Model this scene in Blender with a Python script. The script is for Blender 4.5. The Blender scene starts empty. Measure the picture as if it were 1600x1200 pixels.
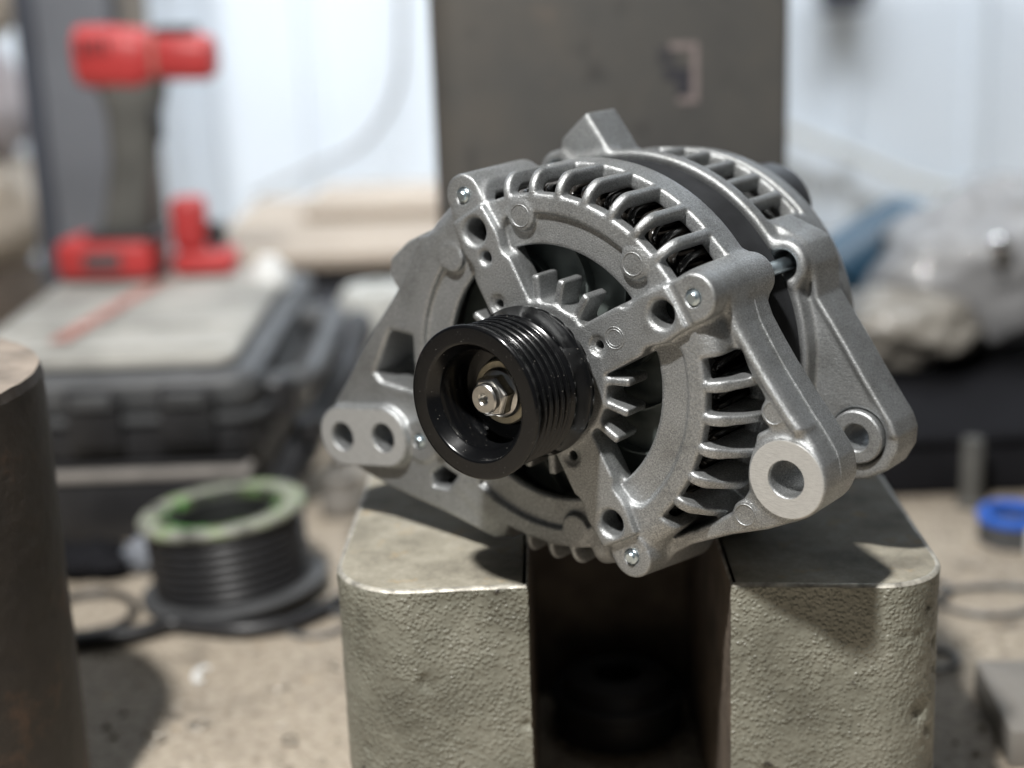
import bpy, bmesh, math, random
import numpy as np
from mathutils import Matrix, Vector, noise

random.seed(7)
MM = 0.001
scene = bpy.context.scene
C = scene.collection

# ------------------------------------------------------------------ camera, world, lamps, exposure
cam_d = bpy.data.cameras.new('camera')
cam = bpy.data.objects.new('camera', cam_d)
C.objects.link(cam)
scene.camera = cam
cam_d.sensor_width = 36.0
cam_d.lens = 54.0
cam_d.clip_start = 0.02
cam_d.clip_end = 50.0
cam.matrix_world = Matrix(((0.999358, 0.035815, 0.0, 0.01512),
                           (-0.00957, 0.267026, -0.963642, -0.55709),
                           (-0.034513, 0.963024, 0.267197, 0.38656),
                           (0, 0, 0, 1)))
cam_d.dof.use_dof = True
cam_d.dof.focus_distance = 0.590
cam_d.dof.aperture_fstop = 3.5

world = bpy.data.worlds.new('World')
scene.world = world
world.use_nodes = True
world.node_tree.nodes['Background'].inputs[0].default_value = (0.86, 0.93, 1.0, 1)
world.node_tree.nodes['Background'].inputs[1].default_value = 0.045


def lamp(name, loc, target, power, size, color, size_y=None):
    d = bpy.data.lights.new(name, 'AREA')
    d.energy = power
    d.color = color
    if size_y:
        d.shape = 'RECTANGLE'; d.size = size; d.size_y = size_y
    else:
        d.shape = 'DISK'; d.size = size
    o = bpy.data.objects.new(name, d)
    C.objects.link(o)
    o.location = loc
    o.rotation_euler = (Vector(target) - Vector(loc)).to_track_quat('-Z', 'Y').to_euler()
    return o


# work lamp over the operator's left shoulder: throws the crisp shadows
lamp('work_lamp', (-0.255, -0.47, 1.22), (0.03, 0.08, 0.15), 25.0, 0.07, (1.0, 0.985, 0.955))
# workshop ceiling strips
lamp('ceiling_strip_back', (0.1, 1.0, 1.75), (0.1, 1.6, 0.25), 17.5, 1.9, (0.92, 0.96, 1.0), 0.3).data.spread = math.radians(95)
lamp('ceiling_strip_middle', (0.35, 0.55, 1.85), (0.1, 0.3, 0.1), 1.2, 1.5, (0.95, 0.98, 1.0), 0.18)

scene.view_settings.view_transform = 'Standard'
scene.view_settings.look = 'None'
scene.view_settings.exposure = 0.16
scene.view_settings.gamma = 1.0
scene.render.engine = 'CYCLES'
scene.cycles.max_bounces = 6
scene.cycles.sample_clamp_indirect = 6.0


# ------------------------------------------------------------------ materials
def new_mat(name):
    m = bpy.data.materials.new(name)
    m.use_nodes = True
    nt = m.node_tree
    return m, nt, nt.nodes['Principled BSDF']


def tex_noise(nt, scale, detail=4.0, rough=0.55, vec=None):
    n = nt.nodes.new('ShaderNodeTexNoise')
    n.inputs['Scale'].default_value = scale
    n.inputs['Detail'].default_value = detail
    n.inputs['Roughness'].default_value = rough
    if vec is None:
        tc = nt.nodes.get('tc') or nt.nodes.new('ShaderNodeTexCoord')
        tc.name = 'tc'
        vec = tc.outputs['Object']
    nt.links.new(vec, n.inputs['Vector'])
    return n


def ramp(nt, fac, stops):
    r = nt.nodes.new('ShaderNodeValToRGB')
    el = r.color_ramp.elements
    while len(el) < len(stops):
        el.new(0.5)
    for e, (p, c) in zip(el, stops):
        e.position = p
        e.color = (c[0], c[1], c[2], 1) if not isinstance(c, (int, float)) else (c, c, c, 1)
    nt.links.new(fac, r.inputs['Fac'])
    return r


def mixc(nt, fac, a, b):
    m = nt.nodes.new('ShaderNodeMix')
    m.data_type = 'RGBA'
    if isinstance(fac, (int, float)):
        m.inputs['Factor'].default_value = fac
    else:
        nt.links.new(fac, m.inputs['Factor'])
    for s, v in (('A', a), ('B', b)):
        i = [x for x in m.inputs if x.name == s and x.type == 'RGBA'][0]
        if isinstance(v, tuple):
            i.default_value = (*v, 1)
        else:
            nt.links.new(v, i)
    return [x for x in m.outputs if x.type == 'RGBA'][0]


def bump(nt, bsdf, height, strength, dist):
    b = nt.nodes.new('ShaderNodeBump')
    b.inputs['Strength'].default_value = strength
    b.inputs['Distance'].default_value = dist
    nt.links.new(height, b.inputs['Height'])
    prev = bsdf.inputs['Normal'].links
    if prev:
        nt.links.new(prev[0].from_socket, b.inputs['Normal'])
    nt.links.new(b.outputs['Normal'], bsdf.inputs['Normal'])


def simple(name, col, rough=0.5, metal=0.0, var=0.25, scale=60.0, bump_scale=None, bump_str=0.3, bump_dist=0.0004,
           coat=0.0, spec=0.5):
    m, nt, b = new_mat(name)
    n = tex_noise(nt, scale, 5.0)
    lo = tuple(c * (1 - var) for c in col)
    hi = tuple(min(1.0, c * (1 + var)) for c in col)
    r = ramp(nt, n.outputs['Fac'], [(0.3, lo), (0.7, hi)])
    nt.links.new(r.outputs['Color'], b.inputs['Base Color'])
    b.inputs['Roughness'].default_value = rough
    b.inputs['Metallic'].default_value = metal
    b.inputs['Coat Weight'].default_value = coat
    b.inputs['Specular IOR Level'].default_value = spec
    if bump_scale:
        n2 = tex_noise(nt, bump_scale, 4.0)
        bump(nt, b, n2.outputs['Fac'], bump_str, bump_dist)
    return m


def cast_aluminium(name, base, rough):
    m, nt, b = new_mat(name)
    fine = tex_noise(nt, 1550.0, 3.0, 0.65)
    big = tex_noise(nt, 55.0, 4.0, 0.6)
    c1 = ramp(nt, fine.outputs['Fac'], [(0.30, (base * 0.55, base * 0.57, base * 0.585)), (0.52, (base * 0.975, base, base * 1.015)), (0.72, (base * 1.55, base * 1.58, base * 1.60))])
    stain = ramp(nt, big.outputs['Fac'], [(0.30, (0.62, 0.61, 0.59)), (0.47, (0.88, 0.88, 0.87)), (0.66, (1.0, 1.0, 1.0))])
    mul = nt.nodes.new('ShaderNodeMix'); mul.data_type = 'RGBA'; mul.blend_type = 'MULTIPLY'
    mul.inputs['Factor'].default_value = 0.8
    ia = [x for x in mul.inputs if x.name == 'A' and x.type == 'RGBA'][0]
    ib = [x for x in mul.inputs if x.name == 'B' and x.type == 'RGBA'][0]
    nt.links.new(c1.outputs['Color'], ia); nt.links.new(stain.outputs['Color'], ib)
    nt.links.new([x for x in mul.outputs if x.type == 'RGBA'][0], b.inputs['Base Color'])
    b.inputs['Metallic'].default_value = 0.82
    rr = ramp(nt, fine.outputs['Fac'], [(0.3, rough + 0.10), (0.7, rough - 0.10)])
    nt.links.new(rr.outputs['Color'], b.inputs['Roughness'])
    bump(nt, b, fine.outputs['Fac'], 0.8, 0.00034)
    mid = tex_noise(nt, 190.0, 2.0)
    bump(nt, b, mid.outputs['Fac'], 0.10, 0.0008)
    return m


M = {}
M['cast'] = cast_aluminium('cast aluminium', 0.45, 0.43)
M['cast_rear'] = cast_aluminium('cast aluminium rear', 0.40, 0.50)

# machined faces: turning rings round the local origin
m, nt, b = new_mat('turned aluminium')
tc = nt.nodes.new('ShaderNodeTexCoord'); tc.name = 'tc'
ln = nt.nodes.new('ShaderNodeVectorMath'); ln.operation = 'LENGTH'
nt.links.new(tc.outputs['Object'], ln.inputs[0])
n1 = nt.nodes.new('ShaderNodeTexNoise'); n1.noise_dimensions = '1D'
n1.inputs['Scale'].default_value = 2600; n1.inputs['Detail'].default_value = 2
nt.links.new(ln.outputs['Value'], n1.inputs['W'])
r = ramp(nt, n1.outputs['Fac'], [(0.3, (0.62, 0.62, 0.605)), (0.7, (0.69, 0.69, 0.675))])
nt.links.new(r.outputs['Color'], b.inputs['Base Color'])
b.inputs['Metallic'].default_value = 0.6; b.inputs['Roughness'].default_value = 0.42
bump(nt, b, n1.outputs['Fac'], 0.14, 0.00008)
mp = nt.nodes.new('ShaderNodeMapping'); mp.inputs['Rotation'].default_value = (0, 0, 0.5)
mp.inputs['Scale'].default_value = (1.0, 14.0, 1.0)
nt.links.new(tc.outputs['Object'], mp.inputs['Vector'])
n3 = tex_noise(nt, 260.0, 4.0, 0.7, mp.outputs['Vector'])
sc_ = ramp(nt, n3.outputs['Fac'], [(0.32, 0.66), (0.5, 0.92), (0.7, 1.08)])
mul = nt.nodes.new('ShaderNodeMix'); mul.data_type = 'RGBA'; mul.blend_type = 'MULTIPLY'
mul.inputs['Factor'].default_value = 0.9
nt.links.new(r.outputs['Color'], [x for x in mul.inputs if x.name == 'A' and x.type == 'RGBA'][0])
nt.links.new(sc_.outputs['Color'], [x for x in mul.inputs if x.name == 'B' and x.type == 'RGBA'][0])
nt.links.new([x for x in mul.outputs if x.type == 'RGBA'][0], b.inputs['Base Color'])
bump(nt, b, n3.outputs['Fac'], 0.25, 0.0002)
M['turned'] = m
m2 = m.copy(); m2.name = 'milled aluminium'
M['milled'] = m2
M['zinc'] = simple('zinc plated steel', (0.66, 0.76, 0.82), 0.33, 1.0, 0.10, 400.0)
M['steel'] = simple('bright steel', (0.66, 0.65, 0.62), 0.28, 1.0, 0.15, 500.0, 900.0, 0.12, 0.0001)
M['washer'] = simple('yellowed steel', (0.52, 0.48, 0.37), 0.42, 0.8, 0.25, 300.0)
M['lamination'] = simple('blackened steel laminations', (0.020, 0.021, 0.023), 0.7, 0.0, 0.45, 45.0, spec=0.12)
M['varnish'] = simple('black varnished copper', (0.016, 0.014, 0.012), 0.22, 0.0, 0.6, 220.0, coat=0.4)
M['dark_plastic'] = simple('black plastic', (0.018, 0.018, 0.02), 0.42, 0.0, 0.2, 80.0)
M['fan'] = simple('grey painted fan steel', (0.085, 0.10, 0.095), 0.5, 0.3, 0.25, 120.0)
M['copper'] = simple('bare copper', (0.50, 0.24, 0.13), 0.4, 1.0)

# pulley enamel with dust specks
m, nt, b = new_mat('black pulley enamel')
sp = tex_noise(nt, 1500.0, 1.0, 0.4)
dens = tex_noise(nt, 130.0, 3.0)
mm = nt.nodes.new('ShaderNodeMath'); mm.operation = 'MULTIPLY_ADD'
nt.links.new(dens.outputs['Fac'], mm.inputs[0]); mm.inputs[1].default_value = 0.22
nt.links.new(sp.outputs['Fac'], mm.inputs[2])
rs = ramp(nt, mm.outputs['Value'], [(0.872, 0.0), (0.90, 1.0)])
nt.links.new(mixc(nt, rs.outputs['Color'], (0.0035, 0.0037, 0.0042), (0.20, 0.19, 0.17)), b.inputs['Base Color'])
rg = ramp(nt, dens.outputs['Fac'], [(0.3, 0.15), (0.7, 0.25)])
nt.links.new(rg.outputs['Color'], b.inputs['Roughness'])
M['enamel'] = m

# painted rough casting of the press blocks
m, nt, b = new_mat('olive grey painted casting')
n1 = tex_noise(nt, 520.0, 2.0, 0.5)
n2 = tex_noise(nt, 26.0, 5.0, 0.65)
n4 = tex_noise(nt, 95.0, 4.0, 0.6)
n8 = tex_noise(nt, 60.0, 3.0, 0.6)
vo = nt.nodes.new('ShaderNodeTexVoronoi')
vo.feature = 'SMOOTH_F1'
vo.inputs['Scale'].default_value = 560.0
vo.inputs['Smoothness'].default_value = 0.4
wv = nt.nodes.new('ShaderNodeVectorMath'); wv.operation = 'MULTIPLY_ADD'
nt.links.new(n1.outputs['Color'], wv.inputs[0]); wv.inputs[1].default_value = (0.0016, 0.0016, 0.0016)
nt.links.new(nt.nodes['tc'].outputs['Object'], wv.inputs[2])
nt.links.new(wv.outputs['Vector'], vo.inputs['Vector'])
peb = ramp(nt, vo.outputs['Distance'], [(0.0, 1.0), (0.62, 0.0)])
patch = ramp(nt, n8.outputs['Fac'], [(0.32, 0.35), (0.52, 1.0)])
hm = nt.nodes.new('ShaderNodeMath'); hm.operation = 'MULTIPLY'
nt.links.new(peb.outputs['Color'], hm.inputs[0]); nt.links.new(patch.outputs['Color'], hm.inputs[1])
ca = ramp(nt, n2.outputs['Fac'], [(0.30, (0.125, 0.122, 0.096)), (0.50, (0.215, 0.212, 0.172)), (0.72, (0.285, 0.278, 0.23))])
cb = ramp(nt, hm.outputs['Value'], [(0.72, 0.0), (0.98, 0.75)])
cm = mixc(nt, cb.outputs['Color'], ca.outputs['Color'], (0.42, 0.40, 0.33))
ch = ramp(nt, n4.outputs['Fac'], [(0.27, 1.0), (0.325, 0.0)])
nt.links.new(mixc(nt, ch.outputs['Color'], cm, (0.045, 0.04, 0.035)), b.inputs['Base Color'])
b.inputs['Roughness'].default_value = 0.36
bump(nt, b, hm.outputs['Value'], 0.85, 0.0008)
bump(nt, b, n1.outputs['Fac'], 0.35, 0.0007)
M['block_side'] = m

m, nt, b = new_mat('worn machined iron top')
n1 = tex_noise(nt, 34.0, 6.0, 0.65)
n2 = tex_noise(nt, 620.0, 3.0)
n5 = tex_noise(nt, 70.0, 4.0, 0.6)
ca = ramp(nt, n1.outputs['Fac'], [(0.30, (0.145, 0.132, 0.105)), (0.50, (0.27, 0.25, 0.20)), (0.70, (0.37, 0.345, 0.285))])
cr = ramp(nt, n5.outputs['Fac'], [(0.60, 0.0), (0.72, 0.8)])
cr2 = mixc(nt, cr.outputs['Color'], ca.outputs['Color'], (0.34, 0.25, 0.14))
cs = ramp(nt, n2.outputs['Fac'], [(0.3, 0.86), (0.7, 1.10)])
mul = nt.nodes.new('ShaderNodeMix'); mul.data_type = 'RGBA'; mul.blend_type = 'MULTIPLY'
mul.inputs['Factor'].default_value = 1.0
ia = [x for x in mul.inputs if x.name == 'A' and x.type == 'RGBA'][0]
ib = [x for x in mul.inputs if x.name == 'B' and x.type == 'RGBA'][0]
nt.links.new(cr2, ia); nt.links.new(cs.outputs['Color'], ib)
nt.links.new([x for x in mul.outputs if x.type == 'RGBA'][0], b.inputs['Base Color'])
b.inputs['Specular IOR Level'].default_value = 0.25
b.inputs['Roughness'].default_value = 0.72
bump(nt, b, n2.outputs['Fac'], 0.25, 0.0003)
M['block_top'] = m
M['worn_edge'] = simple('bare worn edge', (0.40, 0.38, 0.33), 0.5, 0.4, 0.6, 160.0, 600.0, 0.5, 0.0004)
M['block_inner'] = simple('dark brown iron', (0.125, 0.10, 0.078), 0.65, 0.0, 0.4, 50.0, 300.0, 0.4, 0.0008)  # darker brown iron for the faces turned to the gap

# dusty bench
m, nt, b = new_mat('dusty steel bench top')
n1 = tex_noise(nt, 7.0, 9.0, 0.68)
n2 = tex_noise(nt, 170.0, 6.0, 0.68)
n3 = tex_noise(nt, 62.0, 3.0, 0.55)
n6 = tex_noise(nt, 21.0, 6.0, 0.7)
n7 = tex_noise(nt, 110.0, 2.0, 0.5)
ca = ramp(nt, n1.outputs['Fac'], [(0.30, (0.16, 0.13, 0.10)), (0.48, (0.37, 0.31, 0.24)), (0.72, (0.52, 0.46, 0.37))])
cs = ramp(nt, n2.outputs['Fac'], [(0.36, (0.11, 0.09, 0.07)), (0.48, (0.38, 0.325, 0.255)), (0.62, (0.56, 0.50, 0.42))])
cm = mixc(nt, 0.5, ca.outputs['Color'], cs.outputs['Color'])
oil = ramp(nt, n6.outputs['Fac'], [(0.34, 0.75), (0.44, 0.0)])
cm = mixc(nt, oil.outputs['Color'], cm, (0.10, 0.085, 0.07))
pale = ramp(nt, n7.outputs['Fac'], [(0.70, 0.0), (0.76, 0.7)])
cm = mixc(nt, pale.outputs['Color'], cm, (0.62, 0.58, 0.52))
co = ramp(nt, n3.outputs['Fac'], [(0.68, 0.0), (0.75, 0.8)])
nt.links.new(mixc(nt, co.outputs['Color'], cm, (0.50, 0.31, 0.11)), b.inputs['Base Color'])
b.inputs['Roughness'].default_value = 0.72
bump(nt, b, n2.outputs['Fac'], 0.6, 0.0015)
M['bench'] = m

# scaled rusty steel of the near pillar and its bare sawn top
m, nt, b = new_mat('black mill scale')
n1 = tex_noise(nt, 22.0, 7.0, 0.68)
n2 = tex_noise(nt, 140.0, 5.0, 0.65)
ca = ramp(nt, n1.outputs['Fac'], [(0.30, (0.018, 0.015, 0.013)), (0.56, (0.034, 0.027, 0.022)), (0.72, (0.105, 0.058, 0.034))])
nt.links.new(ca.outputs['Color'], b.inputs['Base Color'])
b.inputs['Roughness'].default_value = 0.62
bump(nt, b, n2.outputs['Fac'], 0.5, 0.0012)
bump(nt, b, n1.outputs['Fac'], 0.4, 0.003)
M['scale'] = m
M['rust_top'] = simple('rust bloomed sawn steel', (0.27, 0.225, 0.185), 0.6, 0.1, 0.4, 45.0, 500.0, 0.35, 0.0005)

m, nt, b = new_mat('stained grey press column paint')
n1 = tex_noise(nt, 6.0, 8.0, 0.65)
n2 = tex_noise(nt, 38.0, 5.0, 0.6)
ca = ramp(nt, n1.outputs['Fac'], [(0.30, (0.045, 0.045, 0.047)), (0.5, (0.072, 0.070, 0.066)), (0.68, (0.098, 0.088, 0.076))])
cs = ramp(nt, n2.outputs['Fac'], [(0.30, 0.7), (0.40, 0.0)])
cm = mixc(nt, cs.outputs['Color'], ca.outputs['Color'], (0.035, 0.034, 0.034))
ct = ramp(nt, n2.outputs['Fac'], [(0.66, 0.0), (0.74, 0.6)])
nt.links.new(mixc(nt, ct.outputs['Color'], cm, (0.13, 0.105, 0.085)), b.inputs['Base Color'])
b.inputs['Roughness'].default_value = 0.5
bump(nt, b, n2.outputs['Fac'], 0.25, 0.001)
M['column'] = m
M['wall'] = simple('white enamelled sheet', (0.74, 0.81, 0.89), 0.45, 0.0, 0.03, 2.0)
M['red'] = simple('red tool plastic', (0.50, 0.045, 0.045), 0.45, 0.0, 0.15, 20.0)
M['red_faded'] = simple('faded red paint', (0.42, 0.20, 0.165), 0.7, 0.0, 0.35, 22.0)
M['grip'] = simple('dusty rubber grip', (0.10, 0.098, 0.09), 0.7, 0.0, 0.3, 30.0)
M['black'] = simple('black moulded plastic', (0.022, 0.022, 0.024), 0.45, 0.0, 0.3, 40.0)
M['greyplastic'] = simple('scuffed dark grey plastic', (0.075, 0.077, 0.08), 0.5, 0.0, 0.3, 25.0)
M['dust'] = simple('dust covered lid', (0.37, 0.36, 0.33), 0.75, 0.0, 0.4, 11.0, 120.0, 0.3, 0.001)
M['post'] = simple('blue grey painted post', (0.20, 0.215, 0.245), 0.5, 0.0, 0.15, 8.0)
M['post_dark'] = simple('dark blue grey steel', (0.075, 0.085, 0.11), 0.5, 0.0, 0.15, 8.0)
M['warmgrey'] = simple('warm grey conduit', (0.22, 0.205, 0.185), 0.6, 0.0, 0.15, 8.0)
M['sack'] = simple('pale sackcloth', (0.46, 0.41, 0.35), 0.85, 0.0, 0.3, 9.0, 200.0, 0.3, 0.001)
M['sack2'] = simple('lilac grey cloth', (0.46, 0.43, 0.45), 0.85, 0.0, 0.2, 9.0, 200.0, 0.3, 0.001)
M['sack3'] = simple('dark brown cloth', (0.10, 0.08, 0.065), 0.85, 0.0, 0.3, 9.0)
M['plank'] = simple('pale cardboard', (0.37, 0.31, 0.25), 0.75, 0.0, 0.12, 6.0)
M['soot'] = simple('sooty black plastic', (0.012, 0.012, 0.014), 0.9, 0.0, 0.3, 20.0, spec=0.1)
M['crate'] = simple('slate grey crate plastic', (0.10, 0.11, 0.135), 0.55, 0.0, 0.2, 8.0)
M['white'] = simple('white plastic', (0.75, 0.75, 0.73), 0.45, 0.0, 0.08, 20.0)
M['paper'] = simple('pale grey paper', (0.50, 0.50, 0.47), 0.7, 0.0, 0.12, 10.0)
M['cable'] = simple('black cable sheath', (0.022, 0.022, 0.024), 0.38, 0.0, 0.25, 60.0)
M['wire'] = simple('grey wire', (0.12, 0.125, 0.13), 0.45, 0.3, 0.2, 60.0)
m, nt, b = new_mat('green stained pale flange')
n1 = tex_noise(nt, 55.0, 4.0, 0.6)
ca = ramp(nt, n1.outputs['Fac'], [(0.36, (0.10, 0.10, 0.085)), (0.48, (0.29, 0.295, 0.25)), (0.58, (0.27, 0.32, 0.19)), (0.68, (0.13, 0.28, 0.06))])
nt.links.new(ca.outputs['Color'], b.inputs['Base Color'])
b.inputs['Roughness'].default_value = 0.45
M['flange'] = m
m, nt, b = new_mat('green smeared spool bore')
n1 = tex_noise(nt, 70.0, 4.0, 0.6)
ca = ramp(nt, n1.outputs['Fac'], [(0.42, (0.035, 0.04, 0.03)), (0.56, (0.09, 0.13, 0.05)), (0.66, (0.10, 0.42, 0.07))])
nt.links.new(ca.outputs['Color'], b.inputs['Base Color'])
b.inputs['Roughness'].default_value = 0.5
M['bore'] = m
M['blue'] = simple('blue plastic', (0.03, 0.10, 0.17), 0.4, 0.0, 0.15, 12.0)
M['tape'] = simple('bright blue tape', (0.02, 0.12, 0.55), 0.35, 0.0, 0.1, 30.0)
M['bag'] = simple('crumpled silver grey plastic film', (0.25, 0.25, 0.255), 0.42, 0.0, 0.3, 9.0, 30.0, 0.25, 0.005, coat=0.15)
M['bag_tan'] = simple('crumpled beige plastic film', (0.25, 0.23, 0.20), 0.35, 0.0, 0.2, 11.0, 40.0, 0.4, 0.006)
M['label_frame'] = simple('faded pink label border', (0.20, 0.165, 0.16), 0.6, 0.0, 0.1, 60.0)
M['label_dark'] = simple('label ink', (0.028, 0.028, 0.036), 0.55, 0.0, 0.2, 60.0)
M['glint_chrome'] = simple('glint chrome', (0.8, 0.8, 0.8), 0.06, 1.0, 0.02, 10.0)  # mirror metal of the added bead that makes the glint on the film


# ------------------------------------------------------------------ builders (all lengths in millimetres)
def link(name, me, mat, parent=None):
    o = bpy.data.objects.new(name, me)
    C.objects.link(o)
    mats = mat if isinstance(mat, (list, tuple)) else [mat]
    for k in mats:
        me.materials.append(k)
    if parent:
        o.parent = parent
    return o


def finish(me, smooth=True, angle=35):
    if smooth:
        me.polygons.foreach_set('use_smooth', [True] * len(me.polygons))
        if angle is not None:
            me.set_sharp_from_angle(angle=math.radians(angle))
    me.update()


def mesh(name, verts, faces, mat, parent=None, smooth=True, angle=35):
    me = bpy.data.meshes.new(name)
    me.from_pydata([(x * MM, y * MM, z * MM) for x, y, z in verts], [], faces)
    finish(me, smooth, angle)
    return link(name, me, mat, parent)


def from_bm(name, bm, mat, parent=None, smooth=True, angle=35):
    bmesh.ops.recalc_face_normals(bm, faces=bm.faces)
    for v in bm.verts:
        v.co *= MM
    me = bpy.data.meshes.new(name)
    bm.to_mesh(me)
    bm.free()
    finish(me, smooth, angle)
    return link(name, me, mat, parent)


def bm_box(lo, hi, bev=0.0, seg=2):
    bm = bmesh.new()
    bmesh.ops.create_cube(bm, size=1.0)
    for v in bm.verts:
        for i in range(3):
            v.co[i] = lo[i] if v.co[i] < 0 else hi[i]
    if bev:
        bmesh.ops.bevel(bm, geom=list(bm.edges), offset=bev, segments=seg, affect='EDGES', profile=0.5)
    return bm


def box(name, lo, hi, mat, parent=None, bev=0.0, seg=2):
    return from_bm(name, bm_box(lo, hi, bev, seg), mat, parent)


def lathe(name, prof, mat, parent=None, seg=96, angle=30, closed=False):
    """prof: list of (r, z). A ring of radius 0 becomes a pole."""
    V, Fc, rings = [], [], []
    for r, z in prof:
        if r <= 1e-6:
            rings.append([len(V)]); V.append((0, 0, z))
        else:
            rings.append(list(range(len(V), len(V) + seg)))
            for i in range(seg):
                a = 2 * math.pi * i / seg
                V.append((r * math.cos(a), r * math.sin(a), z))
    pairs = list(zip(rings[:-1], rings[1:]))
    if closed:
        pairs.append((rings[-1], rings[0]))
    for A, B in pairs:
        for i in range(seg):
            j = (i + 1) % seg
            if len(A) == 1 and len(B) == 1:
                continue
            if len(A) == 1:
                Fc.append((A[0], B[j], B[i]))
            elif len(B) == 1:
                Fc.append((A[i], A[j], B[0]))
            else:
                Fc.append((A[i], A[j], B[j], B[i]))
    bm = bmesh.new()
    bv = [bm.verts.new(v) for v in V]
    for f in Fc:
        try:
            bm.faces.new([bv[i] for i in f])
        except ValueError:
            pass
    return from_bm(name, bm, mat, parent, True, angle)


def torus(name, R, r, mat, parent=None, seg=48, sec=8, squash=1.0):
    prof = [(R + r * math.cos(2 * math.pi * i / sec), squash * r * math.sin(2 * math.pi * i / sec)) for i in range(sec)]
    return lathe(name, prof, mat, parent, seg, 180, True)


def prism(name, pts, z0, z1, mat, parent=None, bev=0.0, seg=2):
    bm = bmesh.new()
    lo = [bm.verts.new((x, y, z0)) for x, y in pts]
    hi = [bm.verts.new((x, y, z1)) for x, y in pts]
    n = len(pts)
    bm.faces.new(hi)
    bm.faces.new(lo[::-1])
    for i in range(n):
        bm.faces.new((lo[i], lo[(i + 1) % n], hi[(i + 1) % n], hi[i]))
    bmesh.ops.recalc_face_normals(bm, faces=bm.faces)
    if bev:
        ed = [e for e in bm.edges if len(e.link_faces) == 2 and e.calc_face_angle(0) > 0.6]
        bmesh.ops.bevel(bm, geom=ed, offset=bev, segments=seg, affect='EDGES', profile=0.5)
    return from_bm(name, bm, mat, parent)


def smooth_path(pts, n=8):
    P = [Vector(p) for p in pts]
    out = []
    for i in range(len(P) - 1):
        p0 = P[max(i - 1, 0)]; p1 = P[i]; p2 = P[i + 1]; p3 = P[min(i + 2, len(P) - 1)]
        for k in range(n):
            t = k / n
            out.append(0.5 * ((2 * p1) + (p2 - p0) * t + (2 * p0 - 5 * p1 + 4 * p2 - p3) * t * t
                              + (3 * p1 - p0 - 3 * p2 + p3) * t ** 3))
    out.append(P[-1])
    return out


def tube_data(path, rad, sec=10, closed=False):
    path = [Vector(p) for p in path]
    n = len(path)
    rads = rad if isinstance(rad, (list, tuple)) else [rad] * n
    V, Fc = [], []
    up = Vector((0, 0, 1))
    prev = None
    for i, p in enumerate(path):
        a = path[(i - 1) % n] if (closed or i > 0) else p
        c = path[(i + 1) % n] if (closed or i < n - 1) else p
        t = (c - a).normalized()
        if prev is None:
            nrm = t.cross(up)
            if nrm.length < 1e-3:
                nrm = t.cross(Vector((1, 0, 0)))
            nrm.normalize()
        else:
            nrm = (prev - t * prev.dot(t)).normalized()
        prev = nrm
        bi = t.cross(nrm)
        for k in range(sec):
            ang = 2 * math.pi * k / sec
            V.append(tuple(p + (nrm * math.cos(ang) + bi * math.sin(ang)) * rads[i]))
    m = n if closed else n - 1
    for i in range(m):
        j = (i + 1) % n
        for k in range(sec):
            l = (k + 1) % sec
            Fc.append((i * sec + k, i * sec + l, j * sec + l, j * sec + k))
    if not closed:
        Fc.append(tuple(range(sec))[::-1])
        Fc.append(tuple((n - 1) * sec + k for k in range(sec)))
    return V, Fc


def tube(name, path, rad, mat, parent=None, sec=10, closed=False):
    V, Fc = tube_data(path, rad, sec, closed)
    return mesh(name, V, Fc, mat, parent, True, 50)


def round_poly(corners, n=12):
    """corners: (x, y, radius) counter-clockwise."""
    out = []
    m = len(corners)
    for i in range(m):
        p = Vector(corners[i][:2]); r = corners[i][2]
        a = Vector(corners[i - 1][:2]); c = Vector(corners[(i + 1) % m][:2])
        if r <= 0:
            out.append(tuple(p)); continue
        d1 = (a - p).normalized(); d2 = (c - p).normalized()
        half = d1.angle(d2) / 2
        t = r / math.tan(half)
        s = p + d1 * t; e = p + d2 * t
        cen = p + (d1 + d2).normalized() * (r / math.sin(half))
        a0 = math.atan2(s.y - cen.y, s.x - cen.x); a1 = math.atan2(e.y - cen.y, e.x - cen.x)
        while a1 - a0 > math.pi: a1 -= 2 * math.pi
        while a1 - a0 < -math.pi: a1 += 2 * math.pi
        for k in range(n + 1):
            ang = a0 + (a1 - a0) * k / n
            out.append((cen.x + r * math.cos(ang), cen.y + r * math.sin(ang)))
    return out


def lump(name, size, mat, parent=None, amp=0.25, freq=1.6, sub=4, seed=0, ridged=False):
    bm = bmesh.new()
    bmesh.ops.create_icosphere(bm, subdivisions=sub, radius=1.0)
    for v in bm.verts:
        q = v.co * freq + Vector((seed * 7.3, seed * 3.1, seed))
        d = noise.noise(q) + 0.5 * noise.noise(q * 2.1) + 0.25 * noise.noise(q * 4.3)
        if ridged:
            d = 0.6 - 2.0 * abs(noise.noise(q)) - 0.8 * abs(noise.noise(q * 2.3))
        s = 1 + amp * d
        v.co = Vector((v.co.x * size[0] * s, v.co.y * size[1] * s, v.co.z * size[2] * s))
    return from_bm(name, bm, mat, parent, True, 180)


def thing(name, label, cat, loc=(0, 0, 0), rotz=0.0, group=None):
    o = bpy.data.objects.new(name, None)
    C.objects.link(o)
    o.location = [c * MM for c in loc]
    o.rotation_euler = (0, 0, rotz)
    o.empty_display_size = 0.02
    return tag(o, label, cat, group)


def tag(o, label, cat, group=None, kind=None):
    o['label'] = label
    o['category'] = cat
    if group: o['group'] = group
    if kind: o['kind'] = kind
    return o


def struct(o):
    o['kind'] = 'structure'
    return o


def place(o, x, y, z):
    o.location = (x * MM, y * MM, z * MM)
    return o


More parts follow.
